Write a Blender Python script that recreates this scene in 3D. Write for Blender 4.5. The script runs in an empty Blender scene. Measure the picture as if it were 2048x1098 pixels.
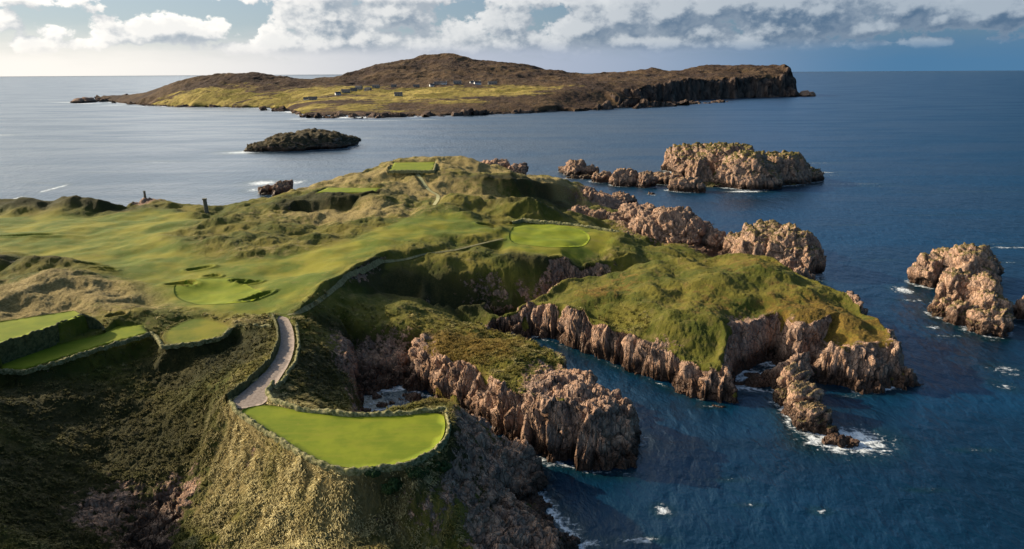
import bpy, bmesh, math, time
import numpy as np
from mathutils import Vector, geometry
T0 = time.time()
rng = np.random.default_rng(7)
C = bpy.context.scene.collection
# ------------------------------------------------------------------ survey: camera station used to turn sight lines into ground positions
FPX = 1365.; PITCH = math.radians(16.45); ROLL = math.radians(-0.336); CAMH = 60.
_cr, _sr, _cp, _sp = math.cos(ROLL), math.sin(ROLL), math.cos(PITCH), math.sin(PITCH)
RT = np.array([_cr, _sr*_sp, _sr*_cp]); UP = np.array([-_sr, _cr*_sp, _cr*_cp]); FW = np.array([0, _cp, -_sp])
def ray(px, py):
    return FW + (px-1024)/FPX*RT + (549-py)/FPX*UP
def P(px, py, z):
    d = ray(px, py); t = (z-CAMH)/d[2]
    return (d[0]*t, d[1]*t, z)
def R(px, py, r):
    d = ray(px, py); t = r/math.hypot(d[0], d[1])
    return (d[0]*t, d[1]*t, CAMH+d[2]*t)
def K(*a):            # control point: sight (px,py,z) | world ('w',x,y,z) | sight pushed back by dr with height z2
    if a[0] == 'w': return tuple(a[1:])
    if len(a) == 3: return P(*a)
    x, y, z = P(*a[:3]); r = math.hypot(x, y); k = (r+a[3])/r
    return (x*k, y*k, a[4])
# ------------------------------------------------------------------ noise
_perm = np.random.default_rng(3).permutation(256).astype(np.int32); _perm = np.concatenate([_perm]*3)
_g3 = np.random.default_rng(5).normal(size=(256, 3)); _g3 /= np.linalg.norm(_g3, axis=1)[:, None]; _g3 = _g3.astype(np.float32)
_a = np.random.default_rng(6).uniform(0, 2*math.pi, 256); _g2 = np.stack([np.cos(_a), np.sin(_a)], 1).astype(np.float32)
def n2(x, y, s=0):
    xi = np.floor(x).astype(np.int32); yi = np.floor(y).astype(np.int32)
    xf = (x-xi).astype(np.float32); yf = (y-yi).astype(np.float32)
    u = xf*xf*xf*(xf*(xf*6-15)+10); v = yf*yf*yf*(yf*(yf*6-15)+10)
    def c(dx, dy):
        h = _perm[_perm[(xi+dx+s*17) & 255] + ((yi+dy) & 255)]
        g = _g2[h]; return g[..., 0]*(xf-dx)+g[..., 1]*(yf-dy)
    a = c(0, 0); b = c(1, 0); d = c(0, 1); e = c(1, 1)
    return 1.5*((a+(b-a)*u)*(1-v)+(d+(e-d)*u)*v)
def n3(x, y, z, s=0):
    xi = np.floor(x).astype(np.int32); yi = np.floor(y).astype(np.int32); zi = np.floor(z).astype(np.int32)
    xf = (x-xi).astype(np.float32); yf = (y-yi).astype(np.float32); zf = (z-zi).astype(np.float32)
    u, v, w = [t*t*t*(t*(t*6-15)+10) for t in (xf, yf, zf)]
    def c(dx, dy, dz):
        h = _perm[_perm[_perm[(xi+dx+s*31) & 255] + ((yi+dy) & 255)] + ((zi+dz) & 255)]
        g = _g3[h]; return g[..., 0]*(xf-dx)+g[..., 1]*(yf-dy)+g[..., 2]*(zf-dz)
    def l(a, b, t): return a+(b-a)*t
    return 1.6*l(l(l(c(0,0,0), c(1,0,0), u), l(c(0,1,0), c(1,1,0), u), v), l(l(c(0,0,1), c(1,0,1), u), l(c(0,1,1), c(1,1,1), u), v), w)
def fbm2(x, y, o=4, s=0, g=.5):
    r = 0; a = 1.; t = 0
    for i in range(o): r = r+a*n2(x*2**i+i*13.7, y*2**i-i*7.3, s+i); t += a; a *= g
    return r/t*1.4
def fbm3(x, y, z, o=3, s=0, g=.5):
    r = 0; a = 1.; t = 0
    for i in range(o): r = r+a*n3(x*2**i+i*13.7, y*2**i-i*7.3, z*2**i+i*3.1, s+i); t += a; a *= g
    return r/t*1.4
def worley(x, y, z, s=0):      # returns F1, F2-F1, cell random
    xi = np.floor(x).astype(np.int32); yi = np.floor(y).astype(np.int32); zi = np.floor(z).astype(np.int32)
    f1 = np.full(x.shape, 9., np.float32); f2 = f1.copy(); cid = np.zeros(x.shape, np.float32); tl = np.zeros(x.shape, np.float32)
    for dx in (-1, 0, 1):
        for dy in (-1, 0, 1):
            for dz in (-1, 0, 1):
                h = _perm[_perm[_perm[(xi+dx+s*7) & 255] + ((yi+dy) & 255)] + ((zi+dz) & 255)]
                j = _g3[h]*0.42+0.5
                ox = xi+dx+j[..., 0]-x; oy = yi+dy+j[..., 1]-y; oz = zi+dz+j[..., 2]-z; d = np.sqrt(ox*ox+oy*oy+oz*oz)
                m = d < f1; g_ = _g3[(h+101) & 255]; tl = np.where(m, ox*g_[..., 0]+oy*g_[..., 1]+oz*g_[..., 2], tl)
                f2 = np.where(m, f1, np.minimum(f2, d)); cid = np.where(m, h/255., cid); f1 = np.where(m, d, f1)
    worley.tilt = tl
    return f1, f2-f1, cid
def sstep(a, b, x):
    t = np.clip((x-a)/(b-a), 0, 1); return t*t*(3-2*t)
def blur(a, s):
    k = int(math.ceil(s*2.5)); w = np.exp(-.5*(np.arange(-k, k+1)/s)**2); w /= w.sum()
    for ax in (0, 1):
        p = np.pad(a, [(k, k) if i == ax else (0, 0) for i in (0, 1)], mode='edge'); o = 0
        for i in range(2*k+1): o = o+w[i]*np.take(p, np.arange(i, i+a.shape[ax]), axis=ax)
        a = o
    return a
def rocky(p, cs=(1.6, 1.6, 3.2), amp=1., s=0):   # blocky joint pattern, metres along the normal
    x, y, z = p[:, 0]/cs[0], p[:, 1]/cs[1], p[:, 2]/cs[2]
    wx = n3(x*.6, y*.6, z*.6, 11+s)*.22; wy = n3(x*.6+9, y*.6, z*.6, 12+s)*.22
    f1, e, c = worley(x+wx, y+wy, z+wx, s); t1 = worley.tilt
    d = (c-.5)*.95 + t1*1.0 - .5*(1-sstep(0, .14, e))
    f1b, e2, c2 = worley(x*2.3+wy, y*2.3, z*2.3, s+3)
    d = d+(c2-.5)*.30+worley.tilt*.42-.16*(1-sstep(0, .14, e2))
    d = d+fbm3(x*1.1, y*1.1, z*.5, 2, s+5)*.25
    return amp*d
def tilt(p):     # slabs lean to one side, as the jointing does
    return np.stack([p[:, 0]*.8+p[:, 1]*.6+p[:, 2]*.38, p[:, 1]*.8-p[:, 0]*.6, p[:, 2]], -1)
# ------------------------------------------------------------------ TIN -> raster
def tin(lines, x0, x1, y0, y1, st, dens):
    pts = []
    for ln in lines:
        q = [K(*a) if not isinstance(a, tuple) or True else a for a in ln]
        q = [np.array(t, float) for t in q]
        pts.append(q[0])
        for a, b in zip(q[:-1], q[1:]):
            n = max(1, int(math.hypot(*(b-a)[:2])/dens))
            for i in range(1, n+1): pts.append(a+(b-a)*i/n)
    pts = np.array(pts)
    out = geometry.delaunay_2d_cdt([Vector(p[:2]) for p in pts], [], [], 0, 0.05)
    V = np.array([tuple(v) for v in out[0]]); Z = np.array([pts[o[0], 2] if o else 0 for o in out[3]])
    nx = int((x1-x0)/st)+1; ny = int((y1-y0)/st)+1
    H = np.full((ny, nx), -4., np.float32)
    for tri in out[2]:
        a, b, c = tri[:3]; A, B, D = V[a], V[b], V[c]
        den = (B[1]-D[1])*(A[0]-D[0])+(D[0]-B[0])*(A[1]-D[1])
        if abs(den) < 1e-9: continue
        lo = np.minimum(np.minimum(A, B), D); hi = np.maximum(np.maximum(A, B), D)
        i0 = max(0, int(math.ceil((lo[0]-x0)/st))); i1 = min(nx-1, int((hi[0]-x0)/st))
        j0 = max(0, int(math.ceil((lo[1]-y0)/st))); j1 = min(ny-1, int((hi[1]-y0)/st))
        if i1 < i0 or j1 < j0: continue
        X = x0+np.arange(i0, i1+1)*st; Y = (y0+np.arange(j0, j1+1)*st)[:, None]
        wa = ((B[1]-D[1])*(X-D[0])+(D[0]-B[0])*(Y-D[1]))/den; wb = ((D[1]-A[1])*(X-D[0])+(A[0]-D[0])*(Y-D[1]))/den
        wc = 1-wa-wb; m = (wa >= -1e-6) & (wb >= -1e-6) & (wc >= -1e-6)
        z = wa*Z[a]+wb*Z[b]+wc*Z[c]
        H[j0:j1+1, i0:i1+1] = np.where(m, z, H[j0:j1+1, i0:i1+1])
    return H
def bil(G, g, x, y):
    x0, y0, st = g; fx = np.clip((x-x0)/st, 0, G.shape[1]-1.001); fy = np.clip((y-y0)/st, 0, G.shape[0]-1.001)
    i = fx.astype(np.int32); j = fy.astype(np.int32); u = fx-i; v = fy-j
    return (G[j, i]*(1-u)+G[j, i+1]*u)*(1-v)+(G[j+1, i]*(1-u)+G[j+1, i+1]*u)*v
L = []
def ln(*a): L.append(a)
def cl(px, pt, pb, dr=3.):      # cliff top standing dr behind the waterline seen at pb
    q = P(px, pb, 0.); return ('w',)+R(px, pt, math.hypot(q[0], q[1])+dr)
# far-left skyline, its dunes, and the drop behind
sil = [(-200,393,17),(0,393,17),(60,394,17),(130,392,17.3),(200,398,16.5),(245,404,14.5),(290,393,15.3),(330,400,14),(357,407,13),(420,412,12.6),(480,408,12.5),(520,396,13.5),(560,386,14.5),(610,375,15),(650,362,16),(700,350,18),(740,335,19.5),(778,322,20.5),(840,312,22.5),(880,306,24),(930,314,22.5),(965,323,20),(1000,330,19),(1060,347,15.5),(1110,357,12.5),(1150,365,10.5),(1168,375,8.5)]
ln(*sil)
ln(*[(a,b,c,8,c-5) for a,b,c in sil]); ln(*[(a,b,c,18,-1.5) for a,b,c in sil[:-8]]); ln(*[(a,b,c,34,-5) for a,b,c in sil])
ln((960,320,16,22,9),(1010,328,16,20,8),(1060,343,12,18,5)); ln((960,320,16,30,-2),(1060,343,12,26,-2))
ln((1185,388,.5),(1200,392,-2))
ln((-200,428,12.3),(0,427,12.5),(100,431,12.5),(200,424,12.5),(250,414,12.5),(300,412,12.8),(350,412,12.8))
ln((-200,450,12.4),(0,446,12.5),(150,440,12.5),(300,430,13),(400,426,12.5),(450,425,13.2),(520,420,14))
ln((200,480,13),(350,470,14.3),(450,476,14.8),(550,484,14.8),(620,500,14.2)); ln((0,480,13.6),(60,470,13.8),(90,462,13.4)); ln((80,478,12.8),(40,490,12.6))
ln((200,515,12.3),(300,540,12.3),(450,540,13.2),(600,540,14),(650,520,14.8))
ln((300,570,12.7),(400,560,13.2),(500,560,13.6),(560,580,13.8))
ln((-150,516,16.4),(0,516,16.2),(60,516,16),(110,518,15),(135,522,13)); ln((-150,552,12.2),(0,552,12.4),(60,536,12.6),(120,530,12.6))
ln((0,575,14),(60,560,15.5),(120,552,16),(180,556,15.8),(230,572,14.5),(280,600,13)); ln((0,610,14.5),(80,598,14.8),(150,596,14.3),(230,606,13.5),(300,612,12.8))
ln((90,583,14.2),(150,580,14),(220,590,13.6)); ln((-150,620,16),(-60,600,15.5))
# first green surroundings
ln((330,600,12.8),(380,625,12.8),(450,622,12.8),(540,610,13),(560,630,13.7)); ln((340,575,12.9),(420,566,13.1),(500,580,13.2))
ln((230,625,13.3),(300,632,13),(400,630,12.9),(470,640,13.2),(545,640,14))
# lower terrace edge
PE = [(-150,742,13),(0,739,13),(50,743,13),(130,717,13),(220,688,13),(300,668,13),(325,692,13),(385,687,13),(440,676,13),(475,652,13.4),(550,652,14)]
ln(*PE); ln(*[(a,b,c,-1.2,c-2.6) for a,b,c in PE[:-1]])
ln((20,735,13.02),(200,670,13.02),(290,655,13.02)); ln((250,655,13),(330,665,13),(400,640,13),(455,650,13.2))
# dark slope
ln((470,700,10.3),(400,725,9.3),(300,760,8),(200,760,9),(100,800,9.6),(0,815,11))
ln((0,900,9.6),(100,900,7.4),(200,860,6.2),(300,850,5.2)); ln((440,760,10.2),(500,728,12.2),(540,695,13.4))
ln((0,1098,9),(100,1098,4.6),(200,1098,2.4)); ln((100,1000,5.8),(180,960,4.8),(250,940,3.8)); ln((0,1000,9)); ln((220,1030,3),(260,1000,3))
ln(('w',-98,104,18),('w',-93,94,18),('w',-86,82,16),('w',-80,66,14),('w',-76,50,12)); ln(('w',-112,111,24),('w',-108,105,34),('w',-104,97,39),('w',-102,86,38),('w',-98,70,28),('w',-95,50,22)); ln(('w',-130,110,26),('w',-128,90,36),('w',-120,60,28)); ln(('w',-125,130,16),('w',-180,120,20),('w',-200,60,24))  # hill out of view at left, added to throw shade on this slope
ln((410,785,9.5),(416,850,7),(403,900,5.5),(370,960,3.2),(325,1030,1),(300,1098,-.3),(285,1150,-1)); ln(('w',-40,55,-1.5),('w',-30,48,-2))
# near promontory with the front tee
TEE = [(470,818,14),(530,806,14),(600,822,14),(700,832,14),(800,830,14),(890,822,14),(897,850,14),(890,880,14),(862,905,14),(820,925,14),(760,936,14),(700,940,14),(650,930,14),(600,905,14),(550,872,14),(500,840,14)]
ln(*(TEE+[TEE[0]])); ln((520,840,14),(700,880,14),(850,860,14))
ln((455,802,13.9),(500,772,13.9),(545,728,13.9),(562,690,13.9),(562,655,13.9)); ln((535,795,13.9),(562,755,13.9),(588,718,13.9),(594,680,13.9),(588,645,13.8))
ln((430,795,12),(448,815,13),(480,842,12.6),(540,892,12.2)); ln((450,890,8.3),(500,950,7.8),(550,965,9),(600,985,9.4),(640,965,11),(700,978,10.4),(760,968,10.8),(830,960,10),(880,930,10.5),(905,905,11.5))
ln((430,960,5),(450,1040,4),(450,1098,3)); ln((500,1098,4),(600,1098,5.8),(700,1098,6.5),(820,1098,5.5),(900,1098,5)); ln((600,1050,7.3),(700,1050,8),(800,1050,7.2))
ln(('w',-30,56,3),('w',-18,54,3.5),('w',-6,54,2.5)); ln(('w',-20,44,-2),('w',0,44,-3),('w',12,50,-4))
ln((925,840,11.2),(950,862,9.6),(960,900,9),(960,950,7.5),(945,1050,6)); ln((945,826,9.8),(985,862,6.8),(1020,884,5.3),(1058,922,3.2),(1068,955,1.6),(1052,985,1.2))
ln((1000,960,5.2),(1000,1010,5.2),(1050,1040,4.3),(1100,1062,4)); ln((1040,1098,3.6),(1120,1098,3.2),(1142,1072,2.2))
ln((1068,992,-.8),(1090,1012,-.8),(1122,1040,-.8),(1152,1075,-.8),(1163,1098,-.8),('w',8,62,-1)); ln((985,862,6.8,3,-1),(1020,884,5.3,3,-1),(1060,922,3.2,3,-1),(1072,955,1.6,3,-1),(1068,985,1,1,-1))
ln((800,815,13.7),(850,797,13.6),(905,797,12.6),(915,812,12.2)); ln((690,828,14,6,8),(760,830,14,7,6),(850,797,13.6,4,6),(910,800,12.4,4,5)); ln((740,830,14,14,1),(850,797,13.6,9,-.5),(910,800,12.4,9,-.8),(950,830,9.5,5,-1))
# slope right of the path, its lip, the shingle cove
ln((600,650,13.4),(605,700,13.2),(598,750,13.1),(590,795,13),(620,815,13.2)); ln((650,660,11.2),(655,720,10.4),(650,780,10.2))
ln((688,665,9),(700,700,8.5),(703,740,8),(701,780,7.6),(706,818,7.4)); ln((700,668,9,5,3.5),(707,700,8.5,6,2.8),(708,740,8,6,1.8),(706,780,7.6,6,1),(712,818,7.4,6,0))
ln((740,708,3.6),(790,705,3.6),(832,706,3.4)); ln((725,740,2.2),(780,735,2.2),(826,728,2.2)); ln((720,775,1),(770,768,.7),(812,762,.5)); ln((728,822,-.5),(735,803,-.5),(770,785,-.5),(805,777,-.5),(828,786,-.5)); ln((775,803,-1.2),(800,795,-1.2),(850,815,-1.5))
# bank above the footpath
ln((572,618,15.5),(600,604,15.8),(638,574,16),(685,546,16),(720,527,16),(772,502,16),(800,489,16),(830,478,16),(900,474,15.5),(990,464,14.2))
ln((576,632,13.8),(607,624,13.8),(636,605,13.8),(697,557,14),(764,522,14),(810,518,13.5),(852,507,13.5),(911,499,13.5),(953,490,13.5),(1007,477,13.5))
ln((700,500,15.2),(800,450,16),(870,412,16),(930,425,15.6),(980,455,14.4)); ln((850,470,15.6),(940,460,14.8))
# spur, hillside above the slot
ln((620,634,13.2),(660,612,12.8),(700,603,12),(761,619,10.2),(824,635,9.2),(880,637,8.6),(911,638,8),(936,649,6.5)); ln((640,645,11.5),(720,650,8.6),(775,660,7.6),(843,666,7.3)); ln((700,690,5.5),(775,700,4.2),(832,700,4.0))
ln((700,580,12.3),(760,585,9),(800,606,6),(860,626,3.6),(930,633,1),(985,634,-.6)); ln((760,545,12),(850,545,10.8),(950,545,10.4),(1000,540,10.6)); ln((800,585,9),(870,600,7),(950,600,6.3),(990,585,7)); ln((870,622,5),(950,622,2.8))
# second green and its front lip
ln((1012,500,13.2),(1070,513,12.6),(1150,518,11.6),(1250,508,11.2),(1330,508,9.8),(1400,518,8.3)); ln((1050,560,8.4),(1120,540,9),(1200,528,9),(1260,520,9)); ln((1040,590,5),(1010,600,5))
GB = [(1000,625,5,8,-.5),(1042,607,7,7,.5),(1078,590,8,6,1),(1130,558,9,6,2),(1184,550,9,5,4),(1220,545,9.5,5,5.5),(1270,533,9.8,4,7.3),(1320,525,9.8,3,8)]
ln(*GB)
ln((1020,490,13.3),(1100,492,13.3),(1180,485,13),(1250,480,12)); ln((1045,440,13.8),(1130,448,13.4),(1240,464,12.2),(1300,486,10.6),(1350,498,9.6),(1400,512,8.6)); ln((1045,440,13.8,5,9.5),(1130,448,13.4,5,7),(1240,464,12.2,6,5),(1300,486,10.6,6,4),(1350,498,9.6,6,4),(1400,512,8.6,6,3))
# dunes toward the far tee
ln((947,390,17),(977,397,17),(1021,392,18.5),(1057,391,19),(1079,397,18),(1106,414,14.5),(1130,424,11)); ln((952,397,14.8),(984,418,14),(1021,434,13.6),(1042,440,13.4)); ln((947,390,17,6,14),(1021,392,18.5,8,12.5),(1079,397,18,9,10),(1130,424,11,9,5))
ln((893,358,19),(950,354,20),(1020,353,20),(1060,362,17),(1110,368,14),(1160,375,10.5)); ln((880,386,14.5),(950,392,14),(1040,392,12.5),(1060,394,11),(1100,403,7),(1150,412,3)); ln((960,340,18.5),(1010,344,17.5),(1050,352,15.8))
ln((775,343,21),(868,343,21),(872,325,21.5),(785,325,21)); ln((760,355,19),(820,350,19.5),(870,350,19.5)); ln((700,372,17.6),(760,374,17.6),(800,368,17.5),(850,372,16.5),(875,392,15.5))
ln((765,378,18.5),(790,385,17.5),(850,392,16),(870,397,15.3)); ln((765,392,16.8),(800,398,15.5),(860,402,15.4))
ln((630,388,17.2),(760,389,17.6)); ln((640,376,17),(750,374,17.8)); ln((620,372,15.8),(690,360,17.4))
ln((545,428,14.6),(572,410,15.6),(590,400,16.2),(640,390,17.4),(700,390,17.6),(750,392,17.4),(775,396,16.8),(798,408,15.8)); ln((560,430,13),(590,421,12.6),(640,425,12.4),(700,417,12.9),(750,408,13.6)); ln((640,445,12.4),(700,440,12.6),(740,425,13.2))
ln((798,425,14.8),(740,450,14.6),(680,464,14.6),(620,464,14),(560,450,14)); ln((500,440,14),(520,460,14.5))
# fin
ln((838,668,9),(836,698,8.2),(892,722,7.8),(934,728,7.8),(975,752,8),(1000,776,8.2),(1042,793,8.7),(1100,799,9.4),(1150,807,9.4),(1200,822,8.4),(1240,836,6))
ln((818,745,2),(830,776,.3),(870,800,-.6),(934,832,-.6),(985,868,-.6),(1030,902,-.6),(1100,930,-.6),(1184,950,-.6),(1243,952,-.6),(1253,930,-.6),(1270,893,-.6))
FC = [(945,652,7.8),(1015,660,8.8),(1068,677,8.8),(1110,701,8.8),(1146,726,9),(1196,758,8.8),(1248,797,8),(1268,832,5.5)]
ln(*FC); ln(*[(a,b,c,4,-1) for a,b,c in FC[1:]]); ln((900,675,9.2),(980,700,9),(1060,740,9)); ln((1000,665,3,6,-.6),(960,650,5,5,1))
ln((1256,870,2.5),(1243,910,1.8)); ln((1100,705,-3),(1200,745,-3),(1300,810,-4),(1380,850,-5))
ln((934,850,-2),(985,888,-2),(1060,935,-2.5),(1120,960,-3)) 
# right headland
ln((993,625,4.6),(1020,617,6),(1042,607,7),(1078,588,8),(1130,557,9),(1184,550,9),(1220,545,9.5),(1270,533,9.9),(1330,523,10),(1400,513,11.8),(1480,506,13.4),(1540,510,13),(1560,520,12),(1600,546,10.6),(1650,568,10),(1700,592,9.5),(1740,620,9),(1770,650,8.6),(1800,685,7.6),(1820,712,6),(1826,735,3.5),(1818,753,-.6))
ln((1400,513,11.8,8,6),(1480,506,13.4,8,7),(1540,510,13,6,7),(1600,546,10.6,3,6),(1650,568,10,3,6),(1700,592,9.5,2.5,6),(1770,650,8.6,2.5,5),(1820,712,6,2.5,2))
ln((1420,513,11,16,-1),(1480,506,12,16,-1.5),(1540,510,12,12,-2),(1600,546,10.6,7,-2),(1650,568,10,6,-2),(1700,592,9.5,6,-2),(1770,650,8.6,6,-2),(1822,712,6,5,-2))
ln(cl(1000,630,652),cl(1020,619,660),cl(1046,611,668),cl(1075,606,677),cl(1116,610,690),cl(1150,615,704),cl(1172,636,712),cl(1200,655,724),cl(1234,674,737),cl(1276,688,754),cl(1350,715,784),cl(1400,735,803),cl(1436,746,812),(1450,735,6.6),(1453,700,7.8),(1467,674,8.4),(1495,652,8.8),(1525,639,9),(1556,631,9.2),(1572,640,9),(1588,654,8.7),(1607,668,8.3),(1628,690,7.6),(1665,692,7.6),(1700,697,7.4),(1740,684,8),(1765,668,8.3),(1798,692,7.4))
ln((985,645,-.6),(1018,660,-.6),(1048,668,-.6),(1075,677,-.6),(1116,690,-.6),(1149,704,-.6),(1184,718,-.6),(1220,730,-.6),(1300,764,-.6),(1350,784,-.6),(1400,803,-.6),(1432,813,-.6),(1452,808,-.6),(1466,790,-.6))
ln((1466,790,-.6),(1474,745,-1),(1500,652,8.8,-3,-1),(1528,639,9,-3,-1),(1552,631,9.2,-4,-1),(1560,745,-.8),(1572,735,.3),(1600,748,-.5),(1640,770,-.6),(1690,785,-.6),(1740,792,-.6),(1790,777,-.6),(1818,753,-.6))
ln((1590,700,4.5),(1605,735,2)); ln((1240,590,10.8),(1400,565,12.6),(1550,570,12.4),(1680,625,10)); ln((1220,625,9.2),(1400,630,11),(1440,640,10.6))
# sea bed
for s in [(1500,850,-5),(1300,900,-5),(1200,1050,-5),(1250,1300,-5),(1700,900,-5),(1900,760,-5),(1900,600,-5),(1700,520,-5),(1560,430,-5),(1450,400,-5),(1300,385,-5),(1250,340,-5),(1520,760,-3),(1545,740,-3),(1860,755,-3),(1850,800,-3.5),(1885,700,-4),(1780,815,-3),(1700,825,-3.5),(1600,890,-4),(1295,905,-3),(1275,965,-3),(1180,975,-3),(1185,1040,-3),(1115,990,-3),(1160,780,-3),(2100,1000,-5),(2000,480,-5)]: ln(s)
ln((1200,392,2,2,-.5),(1275,412,-.8),(1330,425,-.8),(1420,455,-.8),(1460,480,-.8),(1500,500,-.8)); ln((1150,415,3.5),(1220,425,4),(1300,455,3.5),(1390,490,3)); ln((1215,395,-3),(1300,405,-3.5),(1440,445,-3.5))
ln(('w',-300,40,26),('w',-300,380,14)); ln(('w',-300,400,-4),('w',-120,420,-5),('w',60,440,-5),('w',200,400,-6),('w',200,20,-6),('w',20,20,-6))
GX0, GX1, GY0, GY1, ST = -290., 150., 34., 400., .5
G0 = tin(L, GX0, GX1, GY0, GY1, ST, 2.5); GG = (GX0, GY0, ST)
gy, gx = np.gradient(blur(G0, 1.), ST); sl = np.hypot(gx, gy)
hard = np.clip(blur((sl > .75).astype(np.float32), 3.)*2.2, 0, 1)
near = G0*hard+blur(G0, 3.5/ST*.8)*(1-hard)
GRID = hard*blur(G0, 1.1)+(1-hard)*near
print('tin', time.time()-T0)
# ------------------------------------------------------------------ polygons in plan
def poly(pts): return np.array([P(*p)[:2] for p in pts])
def sdist(poly_, x, y):       # signed distance, negative inside
    d = np.full(x.shape, 1e9); ins = np.zeros(x.shape, bool); n = len(poly_)
    for i in range(n):
        ax, ay = poly_[i]; bx, by = poly_[(i+1) % n]
        ex, ey = bx-ax, by-ay; t = np.clip(((x-ax)*ex+(y-ay)*ey)/(ex*ex+ey*ey+1e-9), 0, 1)
        d = np.minimum(d, (x-ax-t*ex)**2+(y-ay-t*ey)**2)
        c = ((ay > y) != (by > y)) & (x < (bx-ax)*(y-ay)/((by-ay) if abs(by-ay) > 1e-9 else 1e-9)+ax); ins ^= c
    d = np.sqrt(d); return np.where(ins, -d, d)
def smooth_poly(p, it=2):
    for _ in range(it):
        q = np.roll(p, -1, 0); p = np.stack([p*.75+q*.25, p*.25+q*.75], 1).reshape(-1, 2)
    return p
PADS = []    # (polygon, height or None, edge blend)
TEE_P = smooth_poly(poly(TEE)); PADS.append((TEE_P, 14., .5))
UT = [P(*q)[:2] for q in [(-120,672,16.6),(0,642,16.6),(100,627,16.6),(150,620,16.6),(168,630,16.6),(100,655,16.6),(0,688,16.6),(-120,722,16.6)]]; UT = np.array(UT); PADS.append((UT, 16.6, .35))
LT = poly([(2,736,13),(45,739,13),(128,714,13),(218,686,13),(296,666,13),(285,650,13),(235,652,13),(205,668,13),(100,692,13),(40,712,13),(8,724,13)]); PADS.append((LT, 13., .3))
MT = poly([(328,660,13),(360,645,13),(395,634,13),(455,648,13),(462,660,13),(436,673,13),(385,684,13),(328,689,13)]); PADS.append((smooth_poly(MT, 1), 13., .8))
PATHP = poly([(458,806,14),(500,772,14),(545,728,14),(562,690,14),(560,655,14),(552,632,14),(574,632,14),(586,655,14),(590,690,14),(580,725,14),(556,762,14),(537,790,14),(532,806,14),(500,815,14),(472,817,14)]); PATHP = smooth_poly(PATHP, 1); PADS.append((PATHP, 13.95, .5))
FT = poly([(777,342,21.2),(830,343,21.2),(868,341,21.2),(872,324,21.2),(788,325,21.2)]); PADS.append((FT, 21.2, .5))
ST2 = poly([(632,385,17.4),(752,385,17.4),(764,376,17.4),(655,375,17.4)]); PADS.append((ST2, 17.4, .4))
G1P = smooth_poly(poly([(345,590,12.9),(352,572,12.9),(400,561,12.9),(450,560,12.9),(480,566,12.9),(530,592,12.9),(520,604,12.9),(470,614,12.9),(420,613,12.9),(375,603,12.9)]))
G2P = smooth_poly(poly([(1018,468,13.4),(1030,450,13.4),(1090,447,13.4),(1160,458,13.4),(1185,470,13.4),(1165,487,13.4),(1100,493,13.4),(1045,490,13.4),(1018,482,13.4)]))
G2A = smooth_poly(poly([(1000,478,13.4),(1018,444,13.4),(1090,440,13.4),(1180,452,13.2),(1230,470,12.8),(1220,490,12.8),(1150,508,12.8),(1060,508,13),(1010,500,13.2)]))
# bunkers and scrapes: (px,py,z, length m, width m, depth, turn)
BUN = [(362,572,12.9,7,3,1.5,0),(512,600,12.9,7,2.2,1.3,.75),(400,537,13.1,6,3,.8,.2),(478,562,13.4,4,2.4,.9,.2),(500,566,13.3,5,2,.8,.3),(425,553,13.3,4,2,.5,0),
       (975,449,14.5,6,4,1.6,0),(1012,444,14.4,5,3.5,1.5,.2),(180,536,13,6,3,.9,0),(205,548,13,6,2.5,.8,.2),(235,640,13.2,3.4,2.6,1.5,.3),(590,425,13,14,10,.5,0),(20,472,13.6,26,4,1,.1)]
BUNW = []
for b in BUN:
    q = P(*b[:3]); BUNW.append((q[0], q[1])+tuple(b[3:]))
PATH2 = [P(*q)[:2] for q in [(576,633,13.8),(607,625,13.8),(636,606,13.8),(697,558,14),(764,523,14),(810,519,13.5),(852,508,13.5),(911,500,13.5),(953,491,13.5),(1007,478,13.5)]]
PATH3 = [P(*q)[:2] for q in [(800,346,20),(830,350,19.3),(845,365,17.5),(862,380,16.5),(876,390,15.6),(876,400,15.4),(868,412,15.8)]]
def pl_dist(pl, x, y):
    d = np.full(x.shape, 1e9)
    for (ax, ay), (bx, by) in zip(pl[:-1], pl[1:]):
        ex, ey = bx-ax, by-ay; t = np.clip(((x-ax)*ex+(y-ay)*ey)/(ex*ex+ey*ey+1e-9), 0, 1)
        d = np.minimum(d, (x-ax-t*ex)**2+(y-ay-t*ey)**2)
    return np.sqrt(d)
def near_idx(x, y, poly_, m):
    lo = poly_.min(0)-m; hi = poly_.max(0)+m
    return np.nonzero((x > lo[0]) & (x < hi[0]) & (y > lo[1]) & (y < hi[1]))[0]
MOWN = np.full(G0.shape, 0., np.float32)     # fairway cut, raster in plan
def raster(polyp, feather):
    yy, xx = np.meshgrid(GY0+np.arange(G0.shape[0])*ST, GX0+np.arange(G0.shape[1])*ST, indexing='ij')
    out = np.zeros(G0.shape, np.float32); f = xx.ravel(); g = yy.ravel(); i = near_idx(f, g, polyp, feather*2)
    o = out.ravel(); o[i] = 1-sstep(-feather, feather, sdist(polyp, f[i], g[i])); return o.reshape(G0.shape)
FAIR = [poly([(-300,440,12.5),(0,432,12.5),(200,430,12.5),(330,418,12.8),(400,440,13),(330,470,14),(420,520,13),(520,520,13.5),(700,480,15),(820,430,16),(900,425,15.8),(960,440,15),(1000,470,14),(900,468,15.5),(800,485,16),(700,535,16),(630,575,15.8),(575,615,15.3),(540,625,13.5),(440,630,12.9),(330,605,12.8),(240,560,12.6),(150,525,12.5),(90,515,12.8),(-300,505,12.5)])]
for f in FAIR: MOWN = np.maximum(MOWN, raster(f, 6.))
MOWN = np.maximum(MOWN, raster(G2A, 2.5)); MOWN = np.maximum(MOWN, raster(smooth_poly(poly([(325,600,12.9),(340,560,12.9),(480,552,12.9),(560,590,13),(565,630,13.5),(470,632,13),(380,620,12.9)])), 2.))
PADM = np.zeros(G0.shape, np.float32)
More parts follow.
